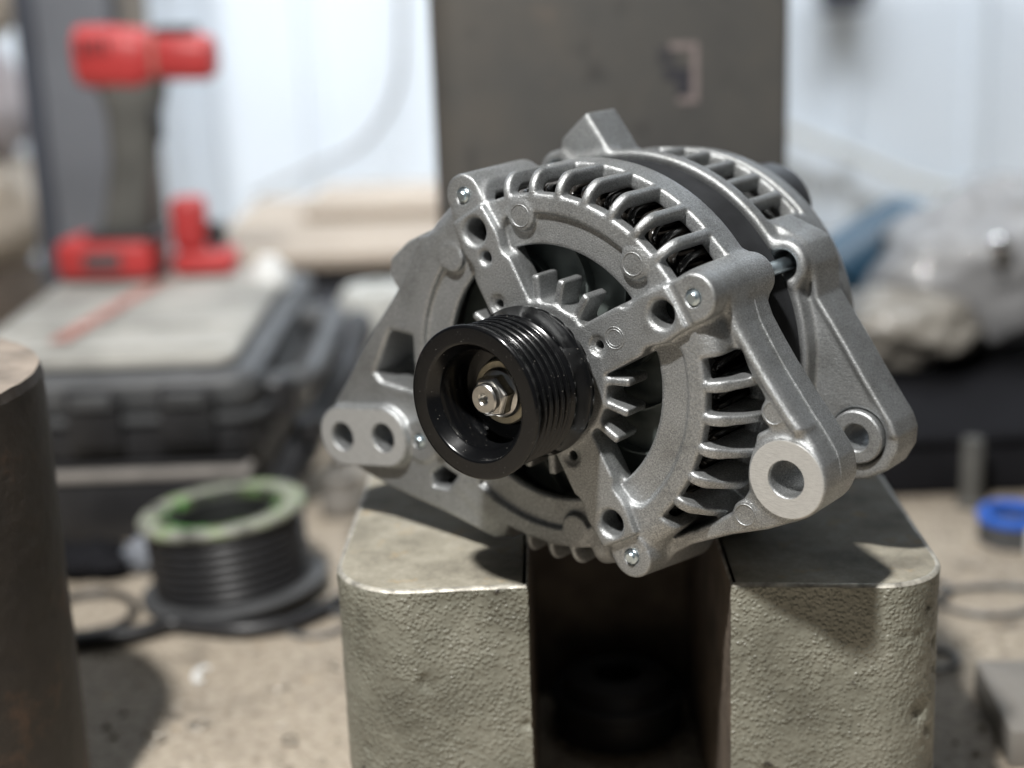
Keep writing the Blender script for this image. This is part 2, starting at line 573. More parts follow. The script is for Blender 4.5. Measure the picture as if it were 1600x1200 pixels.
# ------------------------------------------------------------------ signed-distance castings
class Casting:
    def __init__(self, lo, hi, h):
        self.lo = np.array(lo, np.float32); self.h = h
        self.n = [int(math.ceil((hi[i] - lo[i]) / h)) + 1 for i in range(3)]
        self.ax = [np.float32(lo[i]) + np.arange(self.n[i], dtype=np.float32) * np.float32(h) for i in range(3)]
        self.F = np.full(self.n, 50.0, np.float32)

    def sl(self, b):
        if b is None:
            return tuple(slice(0, k) for k in self.n)
        out = []
        for i in range(3):
            a = int(math.floor((b[i][0] - self.lo[i]) / self.h)); c = int(math.ceil((b[i][1] - self.lo[i]) / self.h)) + 1
            out.append(slice(max(a, 0), min(c, self.n[i])))
        return tuple(out)

    def grid(self, s):
        return (self.ax[0][s[0]][:, None, None], self.ax[1][s[1]][None, :, None], self.ax[2][s[2]][None, None, :])

    def add(self, fn, b=None, k=0.0):
        s = self.sl(b); d = fn(*self.grid(s)).astype(np.float32); f = self.F[s]
        if k:
            h = np.maximum(k - np.abs(f - d), 0) / k
            self.F[s] = np.minimum(f, d) - h * h * (k * 0.25)
        else:
            self.F[s] = np.minimum(f, d)

    def cut(self, fn, b=None, k=0.0):
        s = self.sl(b); d = -fn(*self.grid(s)).astype(np.float32); f = self.F[s]
        if k:
            h = np.maximum(k - np.abs(f - d), 0) / k
            self.F[s] = np.maximum(f, d) + h * h * (k * 0.25)
        else:
            self.F[s] = np.maximum(f, d)

    def soften(self, passes=1):
        np.clip(self.F, -6, 6, out=self.F)
        for _ in range(passes):
            for a in range(3):
                f = self.F
                g = f * 0.5
                i0 = [slice(None)] * 3; i1 = [slice(None)] * 3
                i0[a] = slice(1, None); i1[a] = slice(None, -1)
                g[tuple(i0)] += 0.25 * f[tuple(i1)]
                g[tuple(i1)] += 0.25 * f[tuple(i0)]
                e0 = [slice(None)] * 3; e1 = [slice(None)] * 3
                e0[a] = 0; e1[a] = -1
                g[tuple(e0)] = f[tuple(e0)]; g[tuple(e1)] = f[tuple(e1)]
                self.F = g

    def build(self, name, mat, parent):
        F = self.F
        neg = F < 0
        n8 = neg.view(np.int8)
        c = np.zeros([k - 1 for k in self.n], np.int8)
        for i in (0, 1):
            for j in (0, 1):
                for k in (0, 1):
                    c += n8[i:self.n[0] - 1 + i, j:self.n[1] - 1 + j, k:self.n[2] - 1 + k]
        act = (c > 0) & (c < 8)
        I, J, K = np.nonzero(act)
        idx = np.full(act.shape, -1, np.int32)
        idx[I, J, K] = np.arange(len(I), dtype=np.int32)
        S = np.zeros((len(I), 3), np.float32); N = np.zeros(len(I), np.float32)
        corners = [(i, j, k) for i in (0, 1) for j in (0, 1) for k in (0, 1)]
        vals = {q: F[I + q[0], J + q[1], K + q[2]] for q in corners}
        for a in corners:
            for d in range(3):
                if a[d] == 0:
                    b_ = list(a); b_[d] = 1; b_ = tuple(b_)
                    fa, fb = vals[a], vals[b_]
                    x = (fa < 0) != (fb < 0)
                    t = fa[x] / (fa[x] - fb[x])
                    p = np.tile(np.array(a, np.float32), (len(t), 1)); p[:, d] = t
                    S[x] += p; N[x] += 1
        V = (np.stack([I, J, K], 1) + S / N[:, None]) * self.h + self.lo
        quads = []
        for d in range(3):
            o = [(1, 2), (2, 0), (0, 1)][d]
            s0 = [slice(1, -1)] * 3; s1 = [slice(1, -1)] * 3
            s0[d] = slice(0, -1); s1[d] = slice(1, None)
            A = neg[tuple(s0)]; B = neg[tuple(s1)]
            e = np.nonzero(A != B)
            g = [e[i] + (0 if i == d else 1) for i in range(3)]
            fl = A[e]

            def cell(da, db):
                q = [g[0].copy(), g[1].copy(), g[2].copy()]
                q[o[0]] += da; q[o[1]] += db
                return idx[q[0], q[1], q[2]]
            Q = np.stack([cell(-1, -1), cell(0, -1), cell(0, 0), cell(-1, 0)], 1)
            Q[~fl] = Q[~fl][:, ::-1]
            quads.append(Q)
        Q = np.concatenate(quads)
        Q = Q[(Q >= 0).all(1)]
        me = bpy.data.meshes.new(name)
        me.vertices.add(len(V)); me.vertices.foreach_set('co', (V * MM).astype(np.float32).ravel())
        me.loops.add(len(Q) * 4); me.loops.foreach_set('vertex_index', Q.ravel().astype(np.int32))
        me.polygons.add(len(Q))
        me.polygons.foreach_set('loop_start', np.arange(0, len(Q) * 4, 4, dtype=np.int32))
        me.polygons.foreach_set('use_smooth', np.ones(len(Q), bool))
        me.update(calc_edges=True)
        me.validate()
        return link(name, me, mat, parent)


def extr(d2, w, w0, w1, r=0.0):
    dw = np.abs(w - (w0 + w1) / 2) - (w1 - w0) / 2
    if r <= 0:
        return np.maximum(d2, dw)
    a = d2 + r; b_ = dw + r
    return np.minimum(np.maximum(a, b_), 0) + np.sqrt(np.maximum(a, 0) ** 2 + np.maximum(b_, 0) ** 2) - r


def poly2(u, v, pts):
    d = None; sgn = None
    n = len(pts)
    for i in range(n):
        ax, ay = pts[i]; bx, by = pts[i - 1]
        ex, ey = bx - ax, by - ay
        wx = u - ax; wy = v - ay
        t = np.clip((wx * ex + wy * ey) / (ex * ex + ey * ey), 0, 1)
        dd = (wx - ex * t) ** 2 + (wy - ey * t) ** 2
        c1 = v >= ay; c2 = v < by; c3 = ex * wy > ey * wx
        flip = (c1 & c2 & c3) | (~c1 & ~c2 & ~c3)
        if d is None:
            d = dd; sgn = np.where(flip, -1.0, 1.0)
        else:
            d = np.minimum(d, dd); sgn = np.where(flip, -sgn, sgn)
    return np.sqrt(d) * sgn


def circ(u, v, cu, cv, R):
    return np.sqrt((u - cu) ** 2 + (v - cv) ** 2) - R


def bbp(pts, w0, w1, m=3):
    x = [p[0] for p in pts]; y = [p[1] for p in pts]
    return ((min(x) - m, max(x) + m), (min(y) - m, max(y) + m), (w0 - m, w1 + m))


def bbc(cu, cv, R, w0, w1, m=3):
    return ((cu - R - m, cu + R + m), (cv - R - m, cv + R + m), (w0 - m, w1 + m))


def rot(u, v, deg):
    c, s = math.cos(math.radians(deg)), math.sin(math.radians(deg))
    return u * c + v * s, -u * s + v * c


def pol(R, deg):
    return R * math.cos(math.radians(deg)), R * math.sin(math.radians(deg))


ARM0 = 29.5
STUD = [pol(80, ARM0 + 90 * k) for k in range(4)]          # right, top left, left, bottom
SECT = [ARM0 + 45 + 90 * k for k in range(4)]              # top, left, bottom, right sector centres
SECT = [74.5, 164.5, -105.5, -15.5]


def wedge(u, v, deg, half):
    """signed distance (approx) to a radial wedge of half angle `half` degrees about angle deg"""
    p, q = rot(u, v, deg)
    s, c = math.sin(math.radians(half)), math.cos(math.radians(half))
    return np.maximum(np.abs(q) * c - p * s, -p)


# ================================================================== THE SETTING
bench = box('workbench_top', (-1500, -900, -40), (1500, 1560, 0), M['bench'])
struct(bench)

# white ribbed sheet wall
pts = []
x = -1500.0
while x < 1600:
    pts += [(x, 0), (x + 150, 0), (x + 156, -7), (x + 176, -7), (x + 182, 0)]
    x += 182
V = [(px_, 1580 + py_, z) for z in (-300, 1700) for px_, py_ in pts]
n = len(pts)
wall = mesh('sheet_wall', V, [(i, i + 1, n + i + 1, n + i) for i in range(n - 1)], M['wall'], None, True, 20)
struct(wall)

# grit lying on the bench (nobody could count it)
V, Fc = [], []
for i in range(2600):
    gx = random.uniform(-420, 420); gy = random.uniform(40, 720); s = random.choice((0.5, 0.7, 0.9, 1.2, 1.9, 2.6))
    b0 = len(V)
    for dx, dy, dz in ((-1, -1, 0), (1, -.7, 0), (.8, 1, 0), (-.9, .8, 0), (0.1, 0, 1.1)):
        V.append((gx + s * dx * random.uniform(.6, 1.2), gy + s * dy * random.uniform(.6, 1.2), s * dz))
    Fc += [(b0, b0 + 1, b0 + 4), (b0 + 1, b0 + 2, b0 + 4), (b0 + 2, b0 + 3, b0 + 4), (b0 + 3, b0, b0 + 4)]
grit = mesh('grit', V, Fc, simple('metal grit', (0.34, 0.30, 0.24), 0.6, 0.2, 0.6, 30.0), None, False)
tag(grit, 'fine metal grit and crumbs strewn over the bench top', 'grit', kind='stuff')

V, Fc = [], []
for i in range(70):
    gx = random.uniform(-330, 380); gy = random.uniform(120, 620); R_ = random.uniform(2.5, 6); tw = random.uniform(0, 6.3); turns = random.uniform(0.5, 1.6)
    pth = [(gx + R_ * math.cos(tw + t_ * turns * 0.62) + t_ * 0.5, gy + R_ * math.sin(tw + t_ * turns * 0.62), 0.7 + 0.12 * t_) for t_ in range(11)]
    v0, f0 = tube_data(pth, 0.55, 5)
    b0 = len(V); V += v0; Fc += [tuple(k + b0 for k in f) for f in f0]
swarf = mesh('swarf', V, Fc, simple('steel swarf', (0.30, 0.28, 0.25), 0.4, 0.8, 0.5, 90.0))
tag(swarf, 'curled steel swarf scattered on the bench', 'swarf', kind='stuff')

# ================================================================== PRESS BLOCKS
TOP = 141.0
DENTS = [(179, 13, 82, 4.2, 3.2), (185, 22, 110, 2.6, 2.2), (185.5, 24, 97, 2.8, 2.4), (170, 9, 118, 1.8, 1.6), (176, 11, 117, 2.0, 1.6), (183, 18, 72, 2.4, 2.0), (186, 27, 124, 2.6, 2.0), (181, 16, 128, 1.8, 1.4)]


def press_block(name, corners, label, seed, gap):
    root = thing(name, label, 'press block', (sum(c[0] for c in corners) / 4, sum(c[1] for c in corners) / 4, 0))
    ox, oy = root.location.x / MM, root.location.y / MM
    outl = round_poly([(c[0] - ox, c[1] - oy, c[2]) for c in corners], 16)
    # resample the outline evenly so that the casting skin can be displaced
    P = outl + [outl[0]]
    samp = []
    for i in range(len(P) - 1):
        a, c = Vector(P[i]), Vector(P[i + 1])
        L = (c - a).length
        k = max(1, int(round(L / 1.15)))
        for j in range(k):
            samp.append(a.lerp(c, j / k))
    n = len(samp)
    nrm = []
    for i in range(n):
        t = (samp[(i + 1) % n] - samp[i - 1]).normalized()
        nrm.append(Vector((t.y, -t.x)))
    rows = [TOP - 1.1 - (TOP - 1.1) * j / 118 for j in range(119)]
    V, Fc, mi = [], [], []
    for j, z in enumerate(rows):
        fade = min(1.0, (TOP - z) / 2.5)
        for i in range(n):
            p = samp[i]
            q = Vector((p.x, p.y, z)) * 0.16 + Vector((seed * 11, 0, 0))
            d = 0.22 * noise.noise(q * 1.3) + 0.30 * noise.noise(q * 2.9) + 0.6 * noise.noise(q * 0.22)
            pit = noise.noise(q * 0.6 + Vector((40, seed, 9)))
            if pit > 0.62:
                d -= (pit - 0.62) * 7.0
            for dx_, dy_, dz_, dr_, dd_ in (DENTS if seed == 2 else DENTS[:0]):
                e_ = ((p.x + ox - dx_) ** 2 + (p.y + oy - dy_) ** 2 + (z - dz_) ** 2) / (dr_ * dr_)
                if e_ < 6:
                    d -= dd_ * math.exp(-e_)
            d *= fade
            V.append((p.x + nrm[i].x * d, p.y + nrm[i].y * d, z))
    for j in range(len(rows) - 1):
        for i in range(n):
            k = (i + 1) % n
            Fc.append((j * n + i, (j + 1) * n + i, (j + 1) * n + k, j * n + k))
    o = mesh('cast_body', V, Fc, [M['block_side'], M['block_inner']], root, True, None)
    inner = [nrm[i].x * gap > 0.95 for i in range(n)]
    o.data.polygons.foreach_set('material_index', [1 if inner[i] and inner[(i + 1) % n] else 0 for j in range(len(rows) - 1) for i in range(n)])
    # chipped bright edge and machined top
    V, Fc = [], []
    for i in range(n):
        p = samp[i]
        V.append((p.x, p.y, TOP - 1.1))
    for i in range(n):
        p = samp[i] - nrm[i] * (0.75 + 0.65 * noise.noise(Vector((samp[i].x * .25, samp[i].y * .25, seed))))
        V.append((p.x, p.y, TOP - 0.12 + 0.1 * noise.noise(Vector((p.x * .3, p.y * .3, 5)))))
    for i in range(n):
        p = samp[i] - nrm[i] * 2.2
        V.append((p.x, p.y, TOP))
    for r_ in range(2):
        for i in range(n):
            k = (i + 1) % n
            Fc.append((r_ * n + i, r_ * n + k, (r_ + 1) * n + k, (r_ + 1) * n + i))
    mesh('worn_edge', V, Fc, M['worn_edge'], root, True, None)
    mesh('machined_top', V[2 * n:], [tuple(range(n))], M['block_top'], root, False)
    return root


press_block('press_block', [(-63, 19.0, 32), (18.6, 22.0, 0.8), (23, 200, 0.8), (-57, 198, 30)],
            'rough olive grey cast press block under the twin-hole lug', 1, 1)
press_block('press_block', [(100.3, 15.8, 0.8), (188.5, 5.5, 27), (193, 200, 30), (104, 200, 0.8)],
            'pitted olive grey cast press block under the big bored boss', 2, -1)

o = box('gap_backplate', (-20, 203, 0), (150, 236, TOP - 2), M['block_inner'], None, 1.5)  # plate added behind the blocks to make the gap dark
tag(o, 'added dark iron web closing the gap behind the two press blocks', 'backplate')
# black form in place of the shadowed hole in the gap between the blocks
t = thing('gap_roundel', 'added black bush lying in the dark gap between the press blocks', 'roundel', (64, 164, 0))
lathe('roundel_body', [(12, 0), (30, 0), (33, 4), (33, 18), (30, 22), (26, 30), (14, 32), (12, 30)], M['cable'], t, 48, 35, True)
torus('roundel_collar', 31.5, 3.0, M['black'], t, 48, 10).location.z = 0.020

# ================================================================== THE ALTERNATOR
alt = thing('alternator', 'bare aluminium alternator with black ribbed pulley resting across the two press blocks', 'alternator')
alt.matrix_world = Matrix(((0.788257, 0, -0.615347, 0.0271),
                           (-0.615347, 0, -0.788257, 0.0347),
                           (0, 1, 0, 0.2250),
                           (0, 0, 0, 1)))

# ---- front bracket
H = 0.6
B = Casting((-131, -90, -48.5), (129, 92, 4.5), H)


def body(u, v, w):
    r = np.sqrt(u * u + v * v); rho = 9.0
    a = r - 82.0 + rho; b_ = w + 3.5 + rho
    d = np.minimum(np.maximum(a, b_), 0) + np.sqrt(np.maximum(a, 0) ** 2 + np.maximum(b_, 0) ** 2) - rho
    return np.maximum(d, -46.0 - w)


B.add(body, ((-85, 85), (-85, 85), (-48.4, 0)))

# left strut plate with the window, and the twin-hole lug
LEFT = [(-40, 66), (-55.7, 53.4), (-65.2, 50.6), (-70.3, 42), (-75.5, 31.5), (-83, 21.5), (-91.4, 11.3), (-103, -4.2), (-112.3, -18.4),
        (-119.7, -28), (-125, -39), (-124, -50), (-112, -58), (-97, -62.6), (-80, -66.2), (-58, -70.3), (-42, -74), (-30, -76.8),
        (-15, -72), (-45, -45), (-60, 0), (-45, 40)]
B.add(lambda u, v, w: extr(poly2(u, v, LEFT), w, -32, -4.0, 1.4), bbp(LEFT, -32, -4), 2.0)
LBK = [(-62, 54), (-79.4, 46.2), (-89.6, 38), (-90.6, 30), (-80, 16), (-60, 20)]
B.add(lambda u, v, w: extr(poly2(u, v, LBK), w, -34, -12.5, 1.4), bbp(LBK, -34, -12), 1.5)
# right ear
EAR = [(54, 56), (66.5, 48.5), (74, 44), (78, 36.5), (81.6, 27), (86.2, 19.6), (92.6, 10.2), (102.9, -3.4), (112.1, -15), (116.2, -22), (116.8, -31), (112.6, -39.3),
       (104.5, -46.0), (93.2, -51.4), (76.6, -57.1), (59.3, -64.7), (47.4, -72.9), (38, -80), (28, -66), (60, -20), (60, 30)]
B.add(lambda u, v, w: extr(poly2(u, v, EAR), w, -41, -15.5, 2.2), bbp(EAR, -41, -15), 3.5)
# stud bosses with draft
for i, (su, sv) in enumerate(STUD):
    top = -1.3 if i == 0 else -3.2
    B.add(lambda u, v, w, su=su, sv=sv, top=top, i=i: np.maximum(np.maximum(
        (circ(u, v, su, sv, 0) - (8.8 + np.clip(-w - 3.5, 0, 45) * (0.112 if i == 3 else 0.022))) * 0.97, w - top), -46.0 - w),
        bbc(su, sv, 14.5, -46, top, 5), 3.0)
# interior of the bracket
B.cut(lambda u, v, w: extr(np.sqrt(u * u + v * v) - 75.5, w, -80, -9.8, 4.0), ((-80, 80), (-80, 80), (-48.5, -8)), 1.0)
# hub and the four arms
B.add(lambda u, v, w: extr(np.sqrt(u * u + v * v) - 31.2, w, -14, 0.0, 1.0), bbc(0, 0, 32, -14, 0), 0.0)
for i in range(4):
    def arm(u, v, w, i=i):
        p, q = rot(u, v, ARM0 + 90 * i)
        hw = 11.0 - 2.0 * np.clip((p - 52) / 20.0, 0, 1)
        end = 72.3 if i else 74.0
        d2 = np.maximum(np.maximum(np.abs(q) - hw, p - end), 12 - p)
        return extr(d2, w, -13, 0.0, 0.7)
    cu, cv = pol(45, ARM0 + 90 * i)
    B.add(arm, bbc(cu, cv, 40, -13, 0), 0.8)
# raised pad round the stud of the right arm
def pad(u, v, w):
    p, q = rot(u, v, ARM0)
    d2 = np.minimum(np.sqrt((p - 80.5) ** 2 + q * q) - 9.0, np.maximum(np.abs(q) - 9.0, np.abs(p - 76) - 5))
    return extr(d2, w, -9, -0.5, 0.7)
B.add(pad, bbc(*pol(78, ARM0), 16, -9, 0), 1.2)
# raised rim along the outer edge of the ear
RIM = [(71, 45), (77.6, 36.4), (81.4, 27), (86.0, 19.6), (92.4, 10.2), (102.7, -3.4), (107.5, -8.9), (105.0, -11.0), (99.8, -5.0), (89.6, 8.6), (83.2, 18), (78.4, 26), (74.2, 34.6), (68, 41)]
B.add(lambda u, v, w: extr(poly2(u, v, RIM), w, -24, -13.2, 1.6), bbp(RIM, -24, -12), 3.5)

# recessed band inside each sector, then the windows with their fins
for k, sc in enumerate(SECT):
    def band(u, v, w, sc=sc):
        r = np.sqrt(u * u + v * v)
        p, q = rot(u, v, sc)
        ang = np.arctan2(q, p)
        d2 = np.sqrt(np.maximum(np.abs(r - 57.0) - 2.2, 0) ** 2 +
                     np.maximum((np.abs(ang) - math.radians(29.5)) * r, 0) ** 2) - 5.8
        return extr(d2, w, -5.9, 6.0, 0.0)
    cu, cv = pol(57, sc)
    B.cut(band, bbc(cu, cv, 46, -5, 3), 1.2)
for k, sc in enumerate(SECT):
    def win(u, v, w, k=k):
        a = ARM0 + 90 * [0, 1, 2, 3][k]
        p, q = rot(u, v, a)
        r = np.sqrt(u * u + v * v)
        d2 = np.maximum(np.maximum(30.8 - r, r - 52.3), np.maximum(10.9 - p, 10.9 - q))
        return extr(d2 + 0.0, w, -16, 6, 0.0)
    cu, cv = pol(42, sc)
    B.cut(win, bbc(cu, cv, 36, -16, 4), 1.2)
for sc in SECT:
    for da in (-17.8, 0.0, 17.8):
        def fin(u, v, w, a=sc + da + 1.8):
            p, q = rot(u, v, a)
            d2 = np.maximum(np.abs(q) - 1.7, np.abs(p - 34.5) - 6.6)
            return extr(d2, w, -15, -0.9, 0.9)
        cu, cv = pol(35, sc + da)
        B.add(fin, bbc(cu, cv, 10, -15, 0), 1.6)

# pocket of the right ear
POCK = [(66, 24), (76, 23), (80, 17.5), (86.4, 7.6), (91.4, 0.4), (90.6, -4.6), (93.2, -11.2), (88, -14), (86.9, -20), (84.8, -37), (79.2, -46.2),
        (67.4, -54), (55, -61), (44, -66), (40, -60), (60, 0)]
B.cut(lambda u, v, w: extr(np.maximum(poly2(u, v, POCK), 80.8 - np.sqrt(u * u + v * v)), w, -34, 8, 2.0), bbp(POCK, -34, 6), 1.4)
# ventilation slots across the shoulder
VENT = [(74.5 + (k - 3.5) * 9.75, 0) for k in range(8)] + [(-15.5 + (k - 3.5) * 9.75, 1) for k in range(1, 7)] + \
       [(a_, 0) for a_ in (-104.5, -95.6, -86.8, -78.0)]
for a, ear in VENT:
    def vent(u, v, w, a=a, ear=ear):
        r = np.sqrt(u * u + v * v)
        d2 = np.maximum(wedge(u, v, a, 3.45), 73.0 - r)
        if ear:
            d2 = np.maximum(d2, r - 84.0)
        return extr(d2, w, -32.0, 8.0, 0.0)
    cu, cv = pol(79, a)
    B.cut(vent, bbc(cu, cv, 12, -32, 4), 1.5)
# fins running out into the ear pocket
for k in range(1, 6):
    a = -15.5 + (k - 3.0) * 9.75
    def efin(u, v, w, a=a):
        p, q = rot(u, v, a)
        d2 = np.maximum(np.abs(q) - 1.9, np.abs(p - 81.0) - 7.0)
        d = np.maximum(d2, np.maximum((w + 3.9 + 0.085 * np.maximum(p - 74, 0) ** 2) * 0.7, -34 - w))
        return d
    cu, cv = pol(81.5, a)
    B.add(efin, bbc(cu, cv, 11, -34, -2), 1.5)

# windows of the left strut
LW = [(-84.7, 7.8), (-71.5, 7.3), (-71, -17.4), (-91.3, -15.4), (-95, -12.1), (-89, -0.4)]
B.cut(lambda u, v, w: extr(poly2(u, v, LW), w, -29, 8, 0.0), bbp(LW, -29, 4), 2.5)
LW2 = [(-64.5, -53.6), (-57.8, -48.7), (-49.2, -51.8), (-55.6, -58.8), (-64.0, -59.2)]
B.cut(lambda u, v, w: extr(poly2(u, v, LW2), w, -28, 8, 0.0), bbp(LW2, -28, 4), 1.5)
LU = [(-113.1, -43.5), (-88.4, -40.1)]
def lug(u, v, w):
    d = np.minimum(circ(u, v, *LU[0], 14.2), circ(u, v, *LU[1], 14.0))
    quad = [(-111.6, -29.4), (-86.8, -26.2), (-89.6, -52.4), (-114.2, -55.4)]
    d = np.minimum(d, poly2(u, v, quad) )
    return extr(d, w, -18, 0.0, 0.8)
B.add(lug, ((-130, -70), (-62, -20), (-20, 2)), 1.0)
# big bored boss of the right ear
BO = (101.3, -29.2)
BZ = -14.5
B.add(lambda u, v, w: extr(circ(u, v, *BO, 16.1), w, -41, BZ, 0.9), bbc(*BO, 17, -41, BZ), 2.0)

# ejector-pin pads
PADS = [pol(64.5, a) for a in (49.5, 99.5, -79.5, -131, 137.5)] + [(95.6, -4.4), (83.9, -46.7)]
for i, (pu, pv) in enumerate(PADS):
    R_ = 6.3 if i < 5 else 5.6
    B.add(lambda u, v, w, pu=pu, pv=pv, R_=R_: extr(circ(u, v, pu, pv, R_), w, -12 if R_ > 6 else -28, -3.1 if R_ > 6 else -14.9, 0.5),
          bbc(pu, pv, R_, -28, -3), 0.8)
# holes
for i in range(4):
    hu, hv = pol(64.5, ARM0 + 90 * i)
    B.cut(lambda u, v, w, hu=hu, hv=hv: np.maximum(circ(u, v, hu, hv, 0) - (5.2 + np.clip(w + 1.6, 0, 9) * 0.8), -30 - w), bbc(hu, hv, 8, -30, 3))
hu, hv = pol(53, 120.1)
B.cut(lambda u, v, w: np.maximum(circ(u, v, hu, hv, 0) - (2.4 + np.clip(w + 1.2, 0, 9) * 1.0), -8 - w), bbc(hu, hv, 6, -8, 3))
for R_, a in ((34.4, 127.5), (31.8, 30.5), (33.9, -66.2), (33.0, -150)):
    hu, hv = pol(R_, a)
    B.cut(lambda u, v, w, hu=hu, hv=hv: extr(circ(u, v, hu, hv, 3.9), w, -0.9, 6, 0.3), bbc(hu, hv, 4, -1, 3))
    B.cut(lambda u, v, w, hu=hu, hv=hv: extr(circ(u, v, hu, hv, 1.9), w, -12, 6, 0.0), bbc(hu, hv, 3, -12, 3))
for i, (su, sv) in enumerate(STUD):
    B.cut(lambda u, v, w, su=su, sv=sv: extr(circ(u, v, su, sv, 3.2), w, -60, 6, 0.0), bbc(su, sv, 4, -48, 3))
for lu in LU:
    B.cut(lambda u, v, w, lu=lu: extr(circ(u, v, *lu, 6.4), w, -60, 6, 0.0), bbc(*lu, 7, -48, 3))
B.cut(lambda u, v, w: np.maximum(circ(u, v, *BO, 0) - (7.0 + np.clip(w - BZ + 0.6, 0, 9) * 1.0), -60 - w), bbc(*BO, 10, -48, 3))
# shallow channel across the right arm between the hole and the stud
def chan(u, v, w):
    p, q = rot(u, v, ARM0)
    return extr(np.maximum(np.abs(p - 73.2 + 0.03 * q) - 1.5, np.abs(q) - 14), w, -1.5, 5, 0.0)
B.cut(chan, bbc(*pol(73, ARM0), 16, -1, 3), 0.8)
# bearing seat (hidden behind the pulley)
B.cut(lambda u, v, w: extr(np.sqrt(u * u + v * v) - 11, w, -60, 6, 0.0), bbc(0, 0, 12, -48, 3))
B.soften(1)
front = B.build('front_bracket', M['cast'], alt)
front['label'] = 'cast aluminium drive end bracket with vents and mounting ears'
del B

pl = [(78.2, 36.0, -30), (81.8, 27, -29.5), (86.35, 19.7, -29), (92.75, 10.3, -28.5), (103.05, -3.3, -28), (112.3, -15, -27.5), (116.5, -22, -27), (117.1, -31, -27), (112.8, -39.5, -27)]
tube('parting_line', smooth_path(pl, 5), 0.38, M['cast'], front, 6)
# machined rings and ejector marks on the bracket
o = lathe('machined_boss_face', [(7.6, -0.6), (7.6, 0.15), (15.1, 0.15), (15.5, -0.1), (15.5, -0.6)], M['turned'], front, 96, 30, True)
place(o, BO[0], BO[1], BZ)
o['label'] = 'bright turned ring round the bore of the big boss'
for i, (pu, pv) in enumerate(PADS):
    if i in (2, 3, 4):
        continue
    o = torus('ejector_mark', 4.4 if i < 5 else 4.2, 0.28, M['cast'], front, 40, 6)
    place(o, pu, pv, -3.05 if i < 5 else -14.85)
mu, mv = pol(40.7, 29.9)
for R_ in (4.3, 3.3):
    place(torus('ejector_mark', R_, 0.22, M['cast'], front, 40, 6), mu, mv, 0.02)
# milled skin on the lug
quadpts = []
for k in range(25):
    a = math.radians(98 + 172 * k / 24); quadpts.append((LU[0][0] + 13.0 * math.cos(a), LU[0][1] + 13.0 * math.sin(a)))
for k in range(25):
    a = math.radians(-82 + 172 * k / 24); quadpts.append((LU[1][0] + 12.8 * math.cos(a), LU[1][1] + 12.8 * math.sin(a)))
bm = bmesh.new()
ov = [bm.verts.new((x_, y_, 0.12)) for x_, y_ in quadpts]
oe = [bm.edges.new((ov[i], ov[(i + 1) % len(ov)])) for i in range(len(ov))]
for lu in LU:
    iv = [bm.verts.new((lu[0] + 6.9 * math.cos(2 * math.pi * i / 32), lu[1] + 6.9 * math.sin(2 * math.pi * i / 32), 0.12)) for i in range(32)]
    oe += [bm.edges.new((iv[i], iv[(i + 1) % 32])) for i in range(32)]
bmesh.ops.triangle_fill(bm, use_beauty=True, use_dissolve=False, edges=oe)
g = bmesh.ops.extrude_face_region(bm, geom=list(bm.faces))
for v_ in [e for e in g['geom'] if isinstance(e, bmesh.types.BMVert)]:
    v_.co.z -= 0.8
o = from_bm('milled_lug_face', bm, M['milled'], front, True, 30)
o['label'] = 'pale milled face of the twin-hole lug'

# ---- through bolts
for i, (su, sv) in enumerate(STUD):
    tip = 0.6 if i == 0 else -1.6
    prof = [(0, tip), (1.7, tip), (2.0, tip - 0.3), (2.0, tip - 1.0), (2.9, tip - 1.4)]
    z = tip - 1.6
    while z > tip - 6:
        prof += [(2.9, z), (2.55, z - 0.35), (2.9, z - 0.7)]
        z -= 0.8
    prof += [(2.85, -10), (2.85, -112), (0, -112)]
    o = lathe('through_bolt', prof, M['zinc'], alt, 28, 25)
    place(o, su, sv, 0)

# ---- pulley
prof = [(14, 22), (19.4, 23.2), (19.8, 39.0), (20.05, 39.45), (20.3, 39.85), (22.5, 43.15), (22.8, 43.6), (23.2, 43.95), (23.6, 44.0), (24.0, 44.0), (29.0, 44.0), (29.6, 43.97), (30.2, 43.5), (30.3, 42.6),
        (30.0, 41.2), (28.9, 40.4)]
z = 40.2
for k in range(6):
    prof += [(28.78, z + 0.12), (28.97, z - 0.05), (29.03, z - 0.3), (28.97, z - 0.55), (28.78, z - 0.72), (26.7, z - 1.75), (26.5, z - 1.9), (26.5, z - 2.1), (26.7, z - 2.25), (28.78, z - 3.2)]
    z -= 3.75
prof += [(29.0, z), (28.6, z - 0.8), (28.4, z - 2.0), (30.3, z - 8.2), (30.6, z - 8.8), (30.5, z - 10.6), (30.0, z - 11.2), (14, z - 11.2)]
pulley = lathe('pulley', prof, M['enamel'], alt, 192, 48, True)
pulley['label'] = 'glossy black six-groove belt pulley with dust specks'
lathe('clamp_washer', [(5, 22.4), (12.4, 22.4), (12.9, 23.0), (12.9, 25.6), (12.4, 26.2), (5, 26.2)], M['washer'], alt, 64, 30, True)
